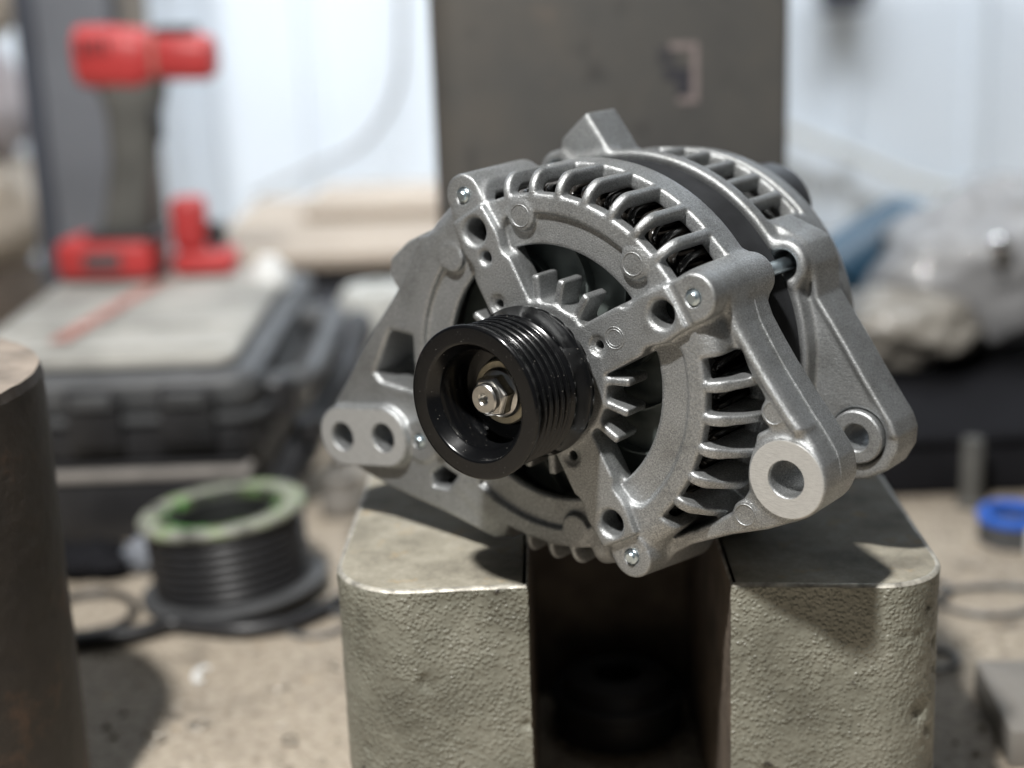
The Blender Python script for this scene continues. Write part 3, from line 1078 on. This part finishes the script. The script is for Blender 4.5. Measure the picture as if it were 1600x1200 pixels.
# hexagon nut with flange, and the bored shaft end
bm = bmesh.new()
def hexring(R_, z_):
    return [bm.verts.new((R_ * math.cos(math.radians(60 * i + 12)), R_ * math.sin(math.radians(60 * i + 12)), z_)) for i in range(6)]
a_ = hexring(8.6, 26.8); b2 = hexring(8.6, 33.4); c_ = hexring(7.4, 34.4)
for A_, B_ in ((a_, b2), (b2, c_)):
    for i in range(6):
        bm.faces.new((A_[i], A_[(i + 1) % 6], B_[(i + 1) % 6], B_[i]))
bm.faces.new(c_); bm.faces.new(a_[::-1])
bmesh.ops.bevel(bm, geom=list(bm.edges), offset=0.35, segments=2, affect='EDGES')
nut = from_bm('pulley_nut', bm, M['steel'], alt, True, 40)
lathe('nut_flange', [(5, 26.2), (9.8, 26.2), (10.0, 26.9), (9.2, 28.2), (7.4, 29.0), (5, 29.0)], M['steel'], nut, 48, 30, True)
sh = lathe('shaft', [(0, 30.5), (2.0, 31.2), (2.0, 37.1), (2.5, 37.6), (5.3, 37.6), (5.9, 37.0), (5.9, -60), (0, -60)], M['steel'], alt, 48, 25)

# ---- rotor fan behind the windows
prof_pts = []
for i in range(180):
    a = 2 * math.pi * i / 180
    notch = 1.0 if (i % 30) not in (0, 1) else 0.86
    prof_pts.append((57 * notch * math.cos(a), 57 * notch * math.sin(a)))
fan = prism('rotor_fan', prof_pts, -21.5, -20.0, M['fan'], alt)
for k in range(12):
    a = math.radians(30 * k + 8)
    pth = []
    for s in range(7):
        r_ = 34 + s * 3.4
        aa = a + 0.35 * (s / 6) ** 1.3
        pth.append((r_ * math.cos(aa), r_ * math.sin(aa)))
    outl = [(x_ * 1.0, y_) for x_, y_ in pth]
    off = []
    for x_, y_ in reversed(pth):
        L = math.hypot(x_, y_); off.append((x_ - y_ / L * 1.1, y_ + x_ / L * 1.1))
    prism('fan_blade', outl + off, -20.0, -15.2, M['fan'], fan)
lathe('rotor_hub', [(5, -19.9), (24, -19.9), (26, -17), (26, -14.6), (5, -14.6)], M['steel'], fan, 64, 30, True)

# ---- stator laminations and coil ends
prof = [(66, -46.4), (78.2, -46.4)]
z = -46.4
for k in range(16):
    prof += [(78.4, z - 0.3), (78.4, z - 1.05), (78.15, z - 1.2), (78.15, z - 1.3)]
    z -= 1.4
prof += [(78.3, -69.4), (66, -69.4)]
stator = lathe('stator_core', prof, M['lamination'], alt, 160, 25, True)
me_coil = None
ang = 118.0
coils = []
while ang > -54:
    if not (24 < ang < 35):
        coils.append(ang)
    ang -= 4.6
for i, a in enumerate(coils):
    if me_coil is None:
        pth = smooth_path([(66, -3.4, -48), (66.5, -3.4, -34), (67.0, -2.6, -25), (69.2, -0.9, -19.0), (71.2, 1.0, -18.4), (72.8, 2.8, -23), (73.2, 3.4, -34), (73.2, 3.4, -48)], 5)
        V, Fc = tube_data(pth, 1.75, 8)
        o = mesh('stator_coil', V, Fc, M['varnish'], stator, True, 60)
        me_coil = o.data
    else:
        o = bpy.data.objects.new('stator_coil', me_coil)
        C.objects.link(o); o.parent = stator
    o.rotation_euler = (0, 0, math.radians(a))

# ---- rear bracket
H = 0.8
B = Casting((-88, -90, -130), (131, 101, -55), H)
def rbody(u, v, w):
    r = np.sqrt(u * u + v * v)
    d = extr(r - 79.8 + 3.2 * np.clip((-104 - w) / 22.0, 0, 1), w, -126, -69, 3.0)
    return np.minimum(d, extr(r - 82.0, w, -76.5, -69.0, 1.2))
B.add(rbody, ((-85, 85), (-85, 85), (-128, -67)))
RL = [(52, 58), (66, 53), (77, 47.5), (81, 40), (82.7, 26.5), (89.6, 17), (96.6, 7), (104, -4.3), (111.5, -15), (116, -21.3), (118.2, -27), (117.8, -34),
      (113.5, -42), (105, -47), (92, -50), (75, -56), (56, -64), (50, -30), (60, 20)]
B.add(lambda u, v, w: extr(poly2(u, v, RL), w, -97, -76.5, 1.4), bbp(RL, -97, -76), 2.0)
RL2 = [(76, 48), (81, 40), (82.7, 26.5), (89.6, 17), (96.6, 7), (104, -4.3), (111.5, -15), (116, -21.3), (118.2, -27), (114.5, -27.5), (113.2, -22.5), (109, -16), (101.5, -5.3), (94, 6), (87, 16), (80.2, 25.6), (78.4, 40)]
B.add(lambda u, v, w: extr(poly2(u, v, RL2), w, -84, -75, 1.0), bbp(RL2, -84, -75), 1.0)
for i, (su, sv) in enumerate(STUD):
    B.add(lambda u, v, w, su=su, sv=sv, i=i: extr(circ(u, v, su, sv, 13.4 if i == 3 else 10.6), w, -97, -69, 2.0), bbc(su, sv, 14, -97, -69), 3.0)
TL = [(-38, 85), (-24.3, 97.2), (-13, 82), (-7, 70), (-38, 66)]
B.add(lambda u, v, w: extr(poly2(u, v, TL), w, -92, -69.5, 1.2), bbp(TL, -92, -69), 3.0)
B.cut(lambda u, v, w: extr(np.sqrt(u * u + v * v) - 72, w, -119, -40, 3.0), ((-75, 75), (-75, 75), (-122, -55)), 0.0)
B.cut(lambda u, v, w: extr(np.sqrt(u * u + v * v) - 78.9, w, -69.8, -40, 0.0), ((-81, 81), (-81, 81), (-71, -55)), 0.0)
for i, (su, sv) in enumerate(STUD):
    B.cut(lambda u, v, w, su=su, sv=sv: extr(circ(u, v, su, sv, 6.2), w, -86, -40, 0.0), bbc(su, sv, 6, -86, -55), 1.0)
for k in range(6):
    a = 46.9 + 9.3 * k
    def rv(u, v, w, a=a):
        r = np.sqrt(u * u + v * v)
        return extr(np.maximum(wedge(u, v, a, 3.1), 70 - r), w, -104, -79.5, 0.0)
    B.cut(rv, bbc(*pol(77, a), 10, -106, -77), 1.5)
def rgroove(u, v, w):
    r = np.sqrt(u * u + v * v); p, q = rot(u, v, 74)
    ang_ = np.abs(np.arctan2(q, p)) - math.radians(31)
    return extr(np.maximum(ang_ * 78, 73 - r), w, -111.5, -106.5, 0.0)
B.cut(rgroove, ((-10, 80), (30, 86), (-114, -104)), 1.0)
RB = (101.0, -29.0)
B.cut(lambda u, v, w: extr(circ(u, v, *RB, 11.7), w, -80, -40, 0.0), bbc(*RB, 13, -80, -55), 0.6)
B.cut(lambda u, v, w: extr(circ(u, v, *RB, 8.0), w, -105, -40, 0.0), bbc(*RB, 9, -105, -55))
B.soften(1)
rear = B.build('rear_bracket', M['cast_rear'], alt)
rear['label'] = 'cast aluminium rear bracket with open slots and a tapering lug'
del B
o = lathe('lug_bush', [(5.6, -97), (5.6, -74.6), (6.2, -74.0), (10.4, -74.0), (11.1, -74.7), (11.1, -97)], M['cast_rear'], rear, 64, 30, True)
place(o, RB[0], RB[1], 0)
lathe('rear_winding', [(40, -116), (69, -116), (71, -112), (71, -76), (68, -70.5), (40, -70.5)], M['varnish'], stator, 96, 40, True)
o = lathe('rear_cover', [(0, -150), (52, -150), (57, -147), (59, -141), (59, -126.5), (0, -126.5)], M['dark_plastic'], alt, 96, 30)
place(o, 0, 0, 0)
o2 = lathe('plug_housing', [(0, -152), (17, -152), (20, -150), (21, -147), (21, -127), (0, -127)], M['dark_plastic'], o, 48, 30)
place(o2, 22, 47.5, 0)

# ================================================================== NEAR LEFT PILLAR
t = thing('steel_bar_end', 'thick dark scaled steel bar with rusty sawn top at the left edge', 'steel bar', (-279, 78, 0))
n = 160
V, Fc = [], []
for j in range(70):
    z = 224 * j / 69
    for i in range(n):
        a = 2 * math.pi * i / n
        x_, y_ = math.cos(a), math.sin(a)
        q = Vector((x_ * 2.8, y_ * 2.8, z * 0.03))
        d = 0.5 * noise.noise(q) + 0.3 * noise.noise(q * 3) + 0.2 * noise.noise(q * 9)
        r_ = 90 + d - (1.3 if j == 69 else 0)
        V.append((x_ * r_, y_ * r_, z + (-2.0 if j == 69 else (-3.2 if j == 68 else 0)) + (0.6 * noise.noise(q * 4) if j == 69 else 0)))
for j in range(69):
    for i in range(n):
        k = (i + 1) % n
        Fc.append((j * n + i, j * n + k, (j + 1) * n + k, (j + 1) * n + i))
mesh('bar_side', V, Fc, M['scale'], t, True, 40)
mesh('sawn_top', [(x_, y_, z_ + 0.02) for x_, y_, z_ in V[-n:]], [tuple(range(n))], M['rust_top'], t, False)

# ================================================================== BACKGROUND
# press column with its faded label
t = thing('press_column', 'tall dark grey press column with a small faded label behind the alternator', 'press column', (86, 470, 0))
prism('column_plate', round_poly([(-116, -30, 22), (113, -30, 4), (113, 30, 8), (-116, 30, 10)], 8), 0, 800, M['column'], t)
lf = prism('label_border', [(42, 293), (55, 293), (55, 331), (37, 331), (37, 327), (51, 327), (51, 297), (42, 297)], 0, 0.5, M['label_frame'], t)
lf.rotation_euler = (math.radians(90), 0, 0); lf.location = (0, -0.0301, 0)
o = prism('label_print', [(33, 315), (50, 315), (50, 298), (41, 298), (41, 308), (33, 308)], 0, 0.4, M['label_dark'], t)
o.rotation_euler = (math.radians(90), 0, 0); o.location = (0, -0.0301, 0)
for k in range(3):
    o = prism('label_print', [(29, 318 + 4 * k), (42 - 2 * k, 318 + 4 * k), (42 - 2 * k, 320 + 4 * k), (29, 320 + 4 * k)], 0, 0.4, M['label_dark'], t)
    o.rotation_euler = (math.radians(90), 0, 0); o.location = (0, -0.0301, 0)

# spool of black cable
t = thing('cable_spool', 'tilted spool wound with black cable under a green-stained pale flange', 'cable spool', (-166, 356, 5.6))
prof = [(22, 0), (57, 0), (58, 1.5), (58, 3.5), (56, 5), (48, 5.5)]
lathe('lower_flange', [(20, 0), (57.5, 0), (59, 1.5), (59, 4), (57, 5.5), (20, 5.5)], M['greyplastic'], t, 72, 30, True)
prof = [(30, 5.6), (47, 5.6)]
z = 6.0
for k in range(8):
    for s in range(7):
        aa = math.pi * (s / 6) - math.pi / 2
        prof.append((47.4 + 2.7 * math.cos(aa), z + 2.7 + 2.7 * math.sin(aa)))
    z += 5.4
prof += [(47, z), (30, z)]
lathe('cable_winding', prof, M['cable'], t, 72, 60, True)
lathe('upper_flange', [(38, z + 0.3), (51.5, z + 0.3), (53, z + 1.5), (53, z + 4), (51.5, z + 5.5), (45, z + 6.0), (39.5, z + 4.8)], M['flange'], t, 72, 30, True)
lathe('spool_bore', [(0, 28), (30, 28), (37.6, 34), (37.8, z + 5.0), (35, z + 4.6), (31, 32), (0, 30)], M['bore'], t, 48, 30)
t.rotation_euler = (math.radians(-1.5), math.radians(-5), 0)

o = tube('black_cable', smooth_path([(-330, 250, 6), (-290, 268, 6), (-248, 280, 6), (-215, 288, 6), (-196, 300, 6), (-178, 296, 5.5), (-150, 290, 5.2), (-120, 300, 5.2), (-96, 330, 5.2), (-82, 372, 5.2), (-70, 410, 5.2), (-40, 450, 5.2)], 6), 5.2, M['cable'], None, 12)
tag(o, 'thick black cable running along the bench in front of the spool', 'cable')


def wire_ring(x_, y_, R_, label, wob):
    pth = []
    for i in range(40):
        a = 2 * math.pi * i / 40
        rr_ = R_ * (1 + 0.08 * math.sin(2 * a + wob) + 0.04 * math.sin(3 * a))
        pth.append((rr_ * 1.25 * math.cos(a), rr_ * math.sin(a), 1.7 + 1.2 * (1 + math.sin(a + wob))))
    o = tube('wire_loop', pth, 1.6, M['wire'], None, 8, True)
    place(o, x_, y_, 0)
    tag(o, label, 'wire loop', 'loose wire loops on the bench')


wire_ring(-107, 300, 15, 'small grey wire loop on the bench just left of the press block', 0.3)
wire_ring(300, 300, 23, 'larger wire loop on the bench right of the press blocks', 1.5)
wire_ring(258, 320, 17, 'wire loop overlapped by the larger loop, right of the blocks', 2.6)
wire_ring(240, 226, 15, 'small wire loop lying close beside the right press block', 4.0)

# white chip on the bench
pts = []
for k in range(13):
    a = math.radians(100 + 150 * k / 12); pts.append((7 * math.cos(a), 11 * math.sin(a)))
for k in range(13):
    a = math.radians(250 - 150 * k / 12); pts.append((3.2 + 6 * math.cos(a), 8.6 * math.sin(a)))
o = prism('plastic_chip', pts, 0.2, 2.2, M['white'], None, 0.4)
place(o, -165, 240, 0)
tag(o, 'small white crescent of plastic on the bench beside a shadow', 'plastic chip')

o = lump('foil_scrap', (15, 11, 12), M['post'], None, 0.4, 2.2, 4, 2.2, True)
place(o, -232, 400, 12)
tag(o, 'crumpled pale grey foil scrap left of the cable spool', 'scrap')
o = lump('rag', (30, 22, 11), M['soot'], None, 0.35, 2.0, 4, 6.4)
place(o, -272, 402, 10)
tag(o, 'small black rag on the bench between the steel bar and the spool', 'rag')
o = tube('thin_cable', smooth_path([(-330, 330, 3), (-290, 345, 3), (-255, 360, 3), (-236, 352, 3), (-225, 330, 3), (-232, 306, 3), (-262, 296, 3), (-300, 300, 3)], 6), 2.6, M['cable'], None, 8)
tag(o, 'thin black cable looped on the bench left of the spool', 'cable')
# sockets behind the twin-hole lug
t = thing('steel_socket', 'small grey steel socket on the bench behind the left block', 'socket', (-112, 500, 0))
lathe('socket_body', [(6, 0), (15, 0), (15.5, 1), (15.5, 14), (13, 17), (13, 30), (12, 31), (8, 31), (8, 12), (6, 12)], M['warmgrey'], t, 40, 30, True)
t = thing('round_cap', 'tan round cap lying on the bench behind the socket', 'cap', (-92, 560, 0))
lathe('cap_body', [(0, 0), (26, 0), (28, 2), (27, 16), (24, 19), (0, 20)], M['bag_tan'], t, 48, 30)

# lower box and the black tool case above it
t = thing('flat_toolbox', 'low black toolbox with a pale edge strip under the dusty case', 'toolbox', (-262, 470, 0))
box('box_body', (-92, -14, 0), (92, 330, 46), M['black'], t, 4)
box('lid_strip', (-94, -17, 46.2), (94, 334, 53), simple('scuffed pale strip', (0.27, 0.25, 0.23), 0.6), t, 2.5)
box('lid', (-90, -12, 53.2), (90, 328, 58), M['black'], t, 2)
t = thing('tool_case', 'black tool case with dust covered lid and a faded red stripe', 'tool case', (-280, 630, 58.5))
def rr(x0, y0, x1, y1, r_):
    return round_poly([(x0, y0, r_), (x1, y0, r_), (x1, y1, r_), (x0, y1, r_)], 8)
prism('case_base', rr(-114, -170, 120, 192, 22), 0, 27, M['black'], t, 5, 3)
prism('case_seam', rr(-118, -174, 124, 196, 24), 27.2, 32, M['greyplastic'], t, 1.6)
prism('case_lid', rr(-114, -170, 120, 192, 22), 32.2, 60, M['greyplastic'], t, 9, 3)
prism('dusty_panel', rr(-98, -150, 102, 176, 16), 60.1, 69.5, M['dust'], t, 7, 3)
for k in range(4):
    prism('lid_rib', rr(-84, -136 + 76 * k, 90, -112 + 76 * k, 8), 69.6, 71.6, M['dust'], t, 0.9)
prism('red_stripe', [(-40, -104), (-26, -104), (6, 116), (-8, 116)], 71.8, 72.2, M['red_faded'], t)
for x0 in (-62, 8, 72):
    lt = prism('latch', [(x0 - 19, -180), (x0 + 19, -180), (x0 + 16, -174.4), (x0 - 16, -174.4)], 12, 56, M['black'], t, 2)
    box('latch_bar', (x0 - 14, -184, 42), (x0 + 14, -180.2, 52), M['greyplastic'], lt, 1.5)
for k in range(5):
    box('base_rib', (-104 + 50 * k, -173.5, 3), (-98 + 50 * k, -170.1, 24), M['black'], t, 1)
V = smooth_path([(120, -120, 38), (142, -118, 40), (149, -90, 42), (149, 60, 42), (142, 90, 40), (120, 92, 38)], 6)
tube('case_handle', V, 10, M['greyplastic'], t, 12)
for y0 in (-128, 100):
    o = lathe('hinge_boss', [(0, -13), (13, -13), (15, -10), (15, 10), (13, 13), (0, 13)], M['black'], t, 28, 30)
    place(o, 126, y0, 34)
# black ratchet bar leaning beside the case
t = thing('ratchet_bar', 'black ratchet handle lying slantwise against the right end of the case', 'ratchet', (-140, 500, 0))
tube('handle_grip', smooth_path([(-26, -40, 14), (-4, 30, 40), (22, 130, 78), (30, 190, 100)], 6), [13 + 2.0 * math.sin(i * 1.3) for i in range(19)], M['black'], t, 14)
o = lathe('ratchet_head', [(0, -14), (18, -14), (21, -10), (21, 10), (18, 14), (0, 14)], M['greyplastic'], t, 40, 30)
place(o, -30, -52, 22)
o = lathe('drive_knob', [(0, -8), (11, -8), (12, -6), (12, 8), (0, 10)], M['black'], t, 32, 30)
place(o, 6, 20, 60)

# red cordless drill standing on the case
t = thing('cordless_drill', 'red cordless drill with dusty grip standing on the tool case', 'drill', (-300, 762, 130.5))
def ellipse_loft(name, secs, mat, parent, seg=24):
    V, Fc = [], []
    for (cx_, cy_, cz_, rx_, ry_, axis) in secs:
        for k in range(seg):
            a = 2 * math.pi * k / seg
            ca, sa = math.cos(a), math.sin(a)
            ca = math.copysign(abs(ca) ** 0.7, ca); sa = math.copysign(abs(sa) ** 0.7, sa)
            if axis == 'x':
                V.append((cx_, cy_ + rx_ * ca, cz_ + ry_ * sa))
            else:
                V.append((cx_ + rx_ * ca, cy_ + ry_ * sa, cz_))
    m_ = len(secs)
    for i in range(m_ - 1):
        for k in range(seg):
            l = (k + 1) % seg
            Fc.append((i * seg + k, i * seg + l, (i + 1) * seg + l, (i + 1) * seg + k))
    Fc.append(tuple(range(seg))[::-1]); Fc.append(tuple((m_ - 1) * seg + k for k in range(seg)))
    bm = bmesh.new()
    bv = [bm.verts.new(v) for v in V]
    for f in Fc:
        bm.faces.new([bv[i] for i in f])
    return from_bm(name, bm, mat, parent, True, 40)
ellipse_loft('motor_housing', [(-40, 0, 190, 16, 18, 'x'), (-36, 0, 189, 22, 25, 'x'), (-10, 0, 187, 25, 27, 'x'), (14, 0, 185, 25, 26, 'x'), (24, 0, 186, 22, 22, 'x'), (28, 0, 187, 18, 19, 'x')], M['red'], t)
ellipse_loft('gear_nose', [(28, 0, 187, 17, 18, 'x'), (34, 0, 187, 19, 20, 'x'), (68, 0, 185, 18, 19, 'x'), (76, 0, 185, 15, 16, 'x'), (78, 0, 185, 9, 9, 'x')], M['red'], t)
ellipse_loft('collar_ring', [(27, 0, 187, 19.5, 20.5, 'x'), (31, 0, 187, 19.5, 20.5, 'x')], M['red_faded'], t)  # faded red ring round the collar, between housing and nose
ellipse_loft('grip', [(-14, 0, 30, 24, 19, 'z'), (-8, 0, 60, 21, 18, 'z'), (0, 0, 100, 20, 17, 'z'), (4, 0, 140, 23, 18, 'z'), (4, 0, 162, 29, 19, 'z'), (2, 0, 170, 27, 18, 'z')], M['grip'], t)
box('trigger', (24, -7, 118), (34, 7, 148), M['black'], t, 4)
for k in range(4):
    box('cooling_vent', (-30 + 7 * k, -25.8, 190), (-27 + 7 * k, -22, 204), M['black'], t, 0.8)
prism('name_plate', rr(-4, 178, 24, 196, 3), 0, 1.2, M['greyplastic'], t).rotation_euler = (math.radians(90), 0, 0)
t.children[-1].location = (0, -0.0252, 0)
box('speed_switch', (28, -12, 204), (62, 12, 211), M['black'], t, 2)
bt = box('battery', (-70, -30, 2), (14, 30, 36), M['red'], t, 8, 3)
box('battery_foot', (-66, -27, 0), (18, 27, 5), M['black'], bt, 2)
box('battery_label', (-44, -31.0, 12), (-12, -29.8, 26), M['greyplastic'], bt, 0.5)
box('belt_seat', (-44, -26, 34), (22, 26, 42), M['black'], t, 5)
t.rotation_euler = (0, 0, math.radians(-4))
# second red tool behind it
t = thing('red_clamp', 'small red clamp body lying behind the red drill', 'clamp', (-254, 775, 130.5))
box('clamp_foot', (-22, -20, 0), (32, 20, 20), M['red'], t, 6, 3)
box('clamp_jaw', (-22, -14, 20.2), (8, 14, 66), M['red'], t, 7, 3)
box('clamp_pad', (9, -10, 22), (24, 10, 44), M['black'], t, 5)

# white cap and pale roll right of the case
t = thing('white_nozzle', 'small white plastic nozzle standing on the right end of the case', 'nozzle', (-190, 740, 121))
lathe('nozzle_body', [(0, 0), (19, 0), (20, 3), (16, 16), (9, 24), (7, 27), (0, 28)], M['white'], t, 40, 40)
t = thing('paper_roll', 'pale grey paper roll standing behind the left lug', 'paper roll', (-101, 770, 0))
lathe('roll_body', [(9, 0), (33, 0), (35, 4), (36, 60), (34, 104), (28, 112), (9, 113)], M['paper'], t, 48, 35, True)

# cardboard plank on a slate crate
t = thing('plastic_crate', 'slate grey plastic crate carrying the pale cardboard sheet', 'crate', (-150, 1080, 0))
box('crate_body', (-128, -110, 0), (150, 230, 98), M['crate'], t, 6)
box('crate_rim', (-133, -116, 86), (155, 236, 97), M['post_dark'], t, 3)
t = thing('cardboard_sheet', 'pale tan cardboard sheet lying flat on the slate crate', 'cardboard', (-150, 1080, 98.5))
box('board', (-142, -150, 0), (170, 260, 13), M['plank'], t, 2)
box('folded_flap', (-60, 60, 13.2), (168, 255, 27), M['plank'], t, 3)
# black cable dipping over the cardboard
o = tube('hanging_wire', smooth_path([(-110, 1556, 420), (-116, 1556, 300), (-128, 1556, 220), (-175, 1552, 152), (-250, 1535, 118), (-320, 1490, 92)], 8), 3.2, M['warmgrey'], None, 8)
tag(o, 'thin grey wire hanging down the white wall left of the column', 'wire')
o = tube('wall_cable', smooth_path([(330, 1550, 190), (400, 1556, 150), (490, 1556, 112), (575, 1556, 74), (660, 1550, 50)], 8), 6.5, M['paper'], None, 8)
tag(o, 'pale cable slanting across the white wall right of the column', 'cable')
t = thing('wall_switch', 'dark switch box hanging on the white wall at the top right', 'switch box', (478, 1550, 308))
prism('switch_body', [(-31, -7), (27, -2), (32, 90), (-36, 90)], -16, 16, M['post_dark'], t, 4).rotation_euler = (math.radians(90), 0, 0)

# blue-grey post and conduit left
t = thing('steel_post', 'blue grey steel post rising behind the red drill', 'post', (-400, 1010, 0))
box('post_web', (-38, -30, 0), (36, 30, 900), M['post'], t, 5)
box('post_flange', (-56, -34, 0), (-38.2, 34, 900), M['post_dark'], t, 3)
tube('conduit', [(54, 0, 0), (53, 0, 300), (52, 0, 900)], 15, M['warmgrey'], t, 20)
# cloth bundles stacked at the far left
for nm, (x_, y_, z_), sz, mt, lb in (
        ('cloth_bundle', (-560, 1080, 44), (90, 80, 52), M['sack3'], 'dark brown cloth bundle at the foot of the far left stack'),
        ('cloth_bundle', (-556, 1080, 146), (92, 80, 68), M['sack'], 'pale tan cloth bundle in the middle of the far left stack'),
        ('cloth_bundle', (-560, 1080, 258), (84, 76, 62), M['sack2'], 'lilac grey cloth bundle on top of the far left stack'),
        ('cloth_bundle', (-556, 1080, 372), (86, 76, 60), M['sack'], 'pinkish tan cloth bundle in the top left corner')):
    o = lump(nm, sz, mt, None, 0.16, 1.5, 4, x_ * .01 + z_)
    place(o, x_, y_, z_)
    tag(o, lb, 'cloth bundle', 'cloth bundles stacked at the far left')

# right: film-wrapped pile, blue can, dark crate
t = thing('dark_crate', 'black plastic crate under the crumpled grey film at right', 'crate', (380, 690, 0))
box('crate_body', (-118, -200, 0), (150, 120, 40), M['soot'], t, 6)
box('crate_rim', (-122, -204, 40.2), (154, 124, 47), M['soot'], t, 3)
o = lump('film_wrap', (112, 78, 72), M['bag'], None, 0.20, 1.4, 5, 3.3)
place(o, 432, 730, 122)
o.rotation_euler = (0, math.radians(-14), 0)
tag(o, 'crumpled silvery grey plastic film heaped on the black crate', 'plastic film')
o = lump('beige_wrap', (62, 50, 32), M['bag_tan'], None, 0.22, 1.6, 5, 8.1)
place(o, 338, 668, 86)
tag(o, 'crumpled beige plastic film in front of the blue can', 'plastic film')
t = thing('blue_can', 'blue plastic can lying behind the crumpled film at right', 'can', (345, 800, 47.5))
o = lathe('can_body', [(0, -58), (44, -58), (50, -52), (50, 34), (40, 48), (18, 54), (16, 64), (0, 64)], M['blue'], t, 48, 35)
o.rotation_euler = (0, math.radians(62), math.radians(14)); o.location = (0.012, 0, 0.062)
o = lathe('can_cap', [(0, 62), (18, 62), (19, 64), (19, 76), (0, 78)], M['black'], t, 32, 35)
o.rotation_euler = (0, math.radians(62), math.radians(14)); o.location = (0.012, 0, 0.062)
t = thing('glint_bead', 'added chrome knob catching the lamp on the grey film', 'bead', (404, 640, 150))
lathe('bead_body', [(0, -9), (4, -9), (4, -3), (7, 0), (9, 4), (8, 9), (4.5, 12), (0, 13)], M['glint_chrome'], t, 32, 60)  # chrome bead added to give the film its bright lamp reflection
t = thing('steel_rod', 'upright grey steel pin standing in front of the black crate', 'pin', (338, 470, 0))
lathe('rod_body', [(0, 0), (10, 0), (10, 4), (7.5, 6), (7.5, 48), (6.5, 50), (0, 50)], M['grip'], t, 32, 30)
o = lump('rubber_hose', (58, 40, 26), M['soot'], None, 0.3, 2.0, 4, 5.7)
place(o, 250, 560, 24)
o.name = 'rag'
tag(o, 'black oily rag lying left of the grey steel pin', 'rag')
# tape roll
t = thing('tape_roll', 'roll of bright blue tape with white core at the right edge', 'tape roll', (345, 402, 0))
lathe('tape_side', [(14, 0), (21, 0), (22, 1), (22, 15), (14, 15)], M['greyplastic'], t, 48, 30, True)
lathe('tape_rim', [(15.5, 15.1), (22.5, 15.1), (23.2, 16), (23, 19.5), (21.5, 21), (16.5, 21), (15.5, 19)], M['tape'], t, 48, 30, True)
box('paper_tag', (2, -25.5, 0), (26, -23.4, 17), M['white'], t, 0.5)
o = box('black_post', (0, 0, 0), (26, 26, 64), M['black'], None, 2)
place(o, 322, 262, 0)
o.name = 'steel_stub'
tag(o, 'black square stub standing at the right edge of the bench', 'stub')
o = prism('steel_flat', round_poly([(0, 0, 2), (70, -6, 2), (76, 74, 2), (6, 78, 2)], 4), 0, 20, M['warmgrey'], None, 1.2)
place(o, 249, 108, 0)
tag(o, 'grey steel bar offcut in the bottom right corner', 'steel offcut')
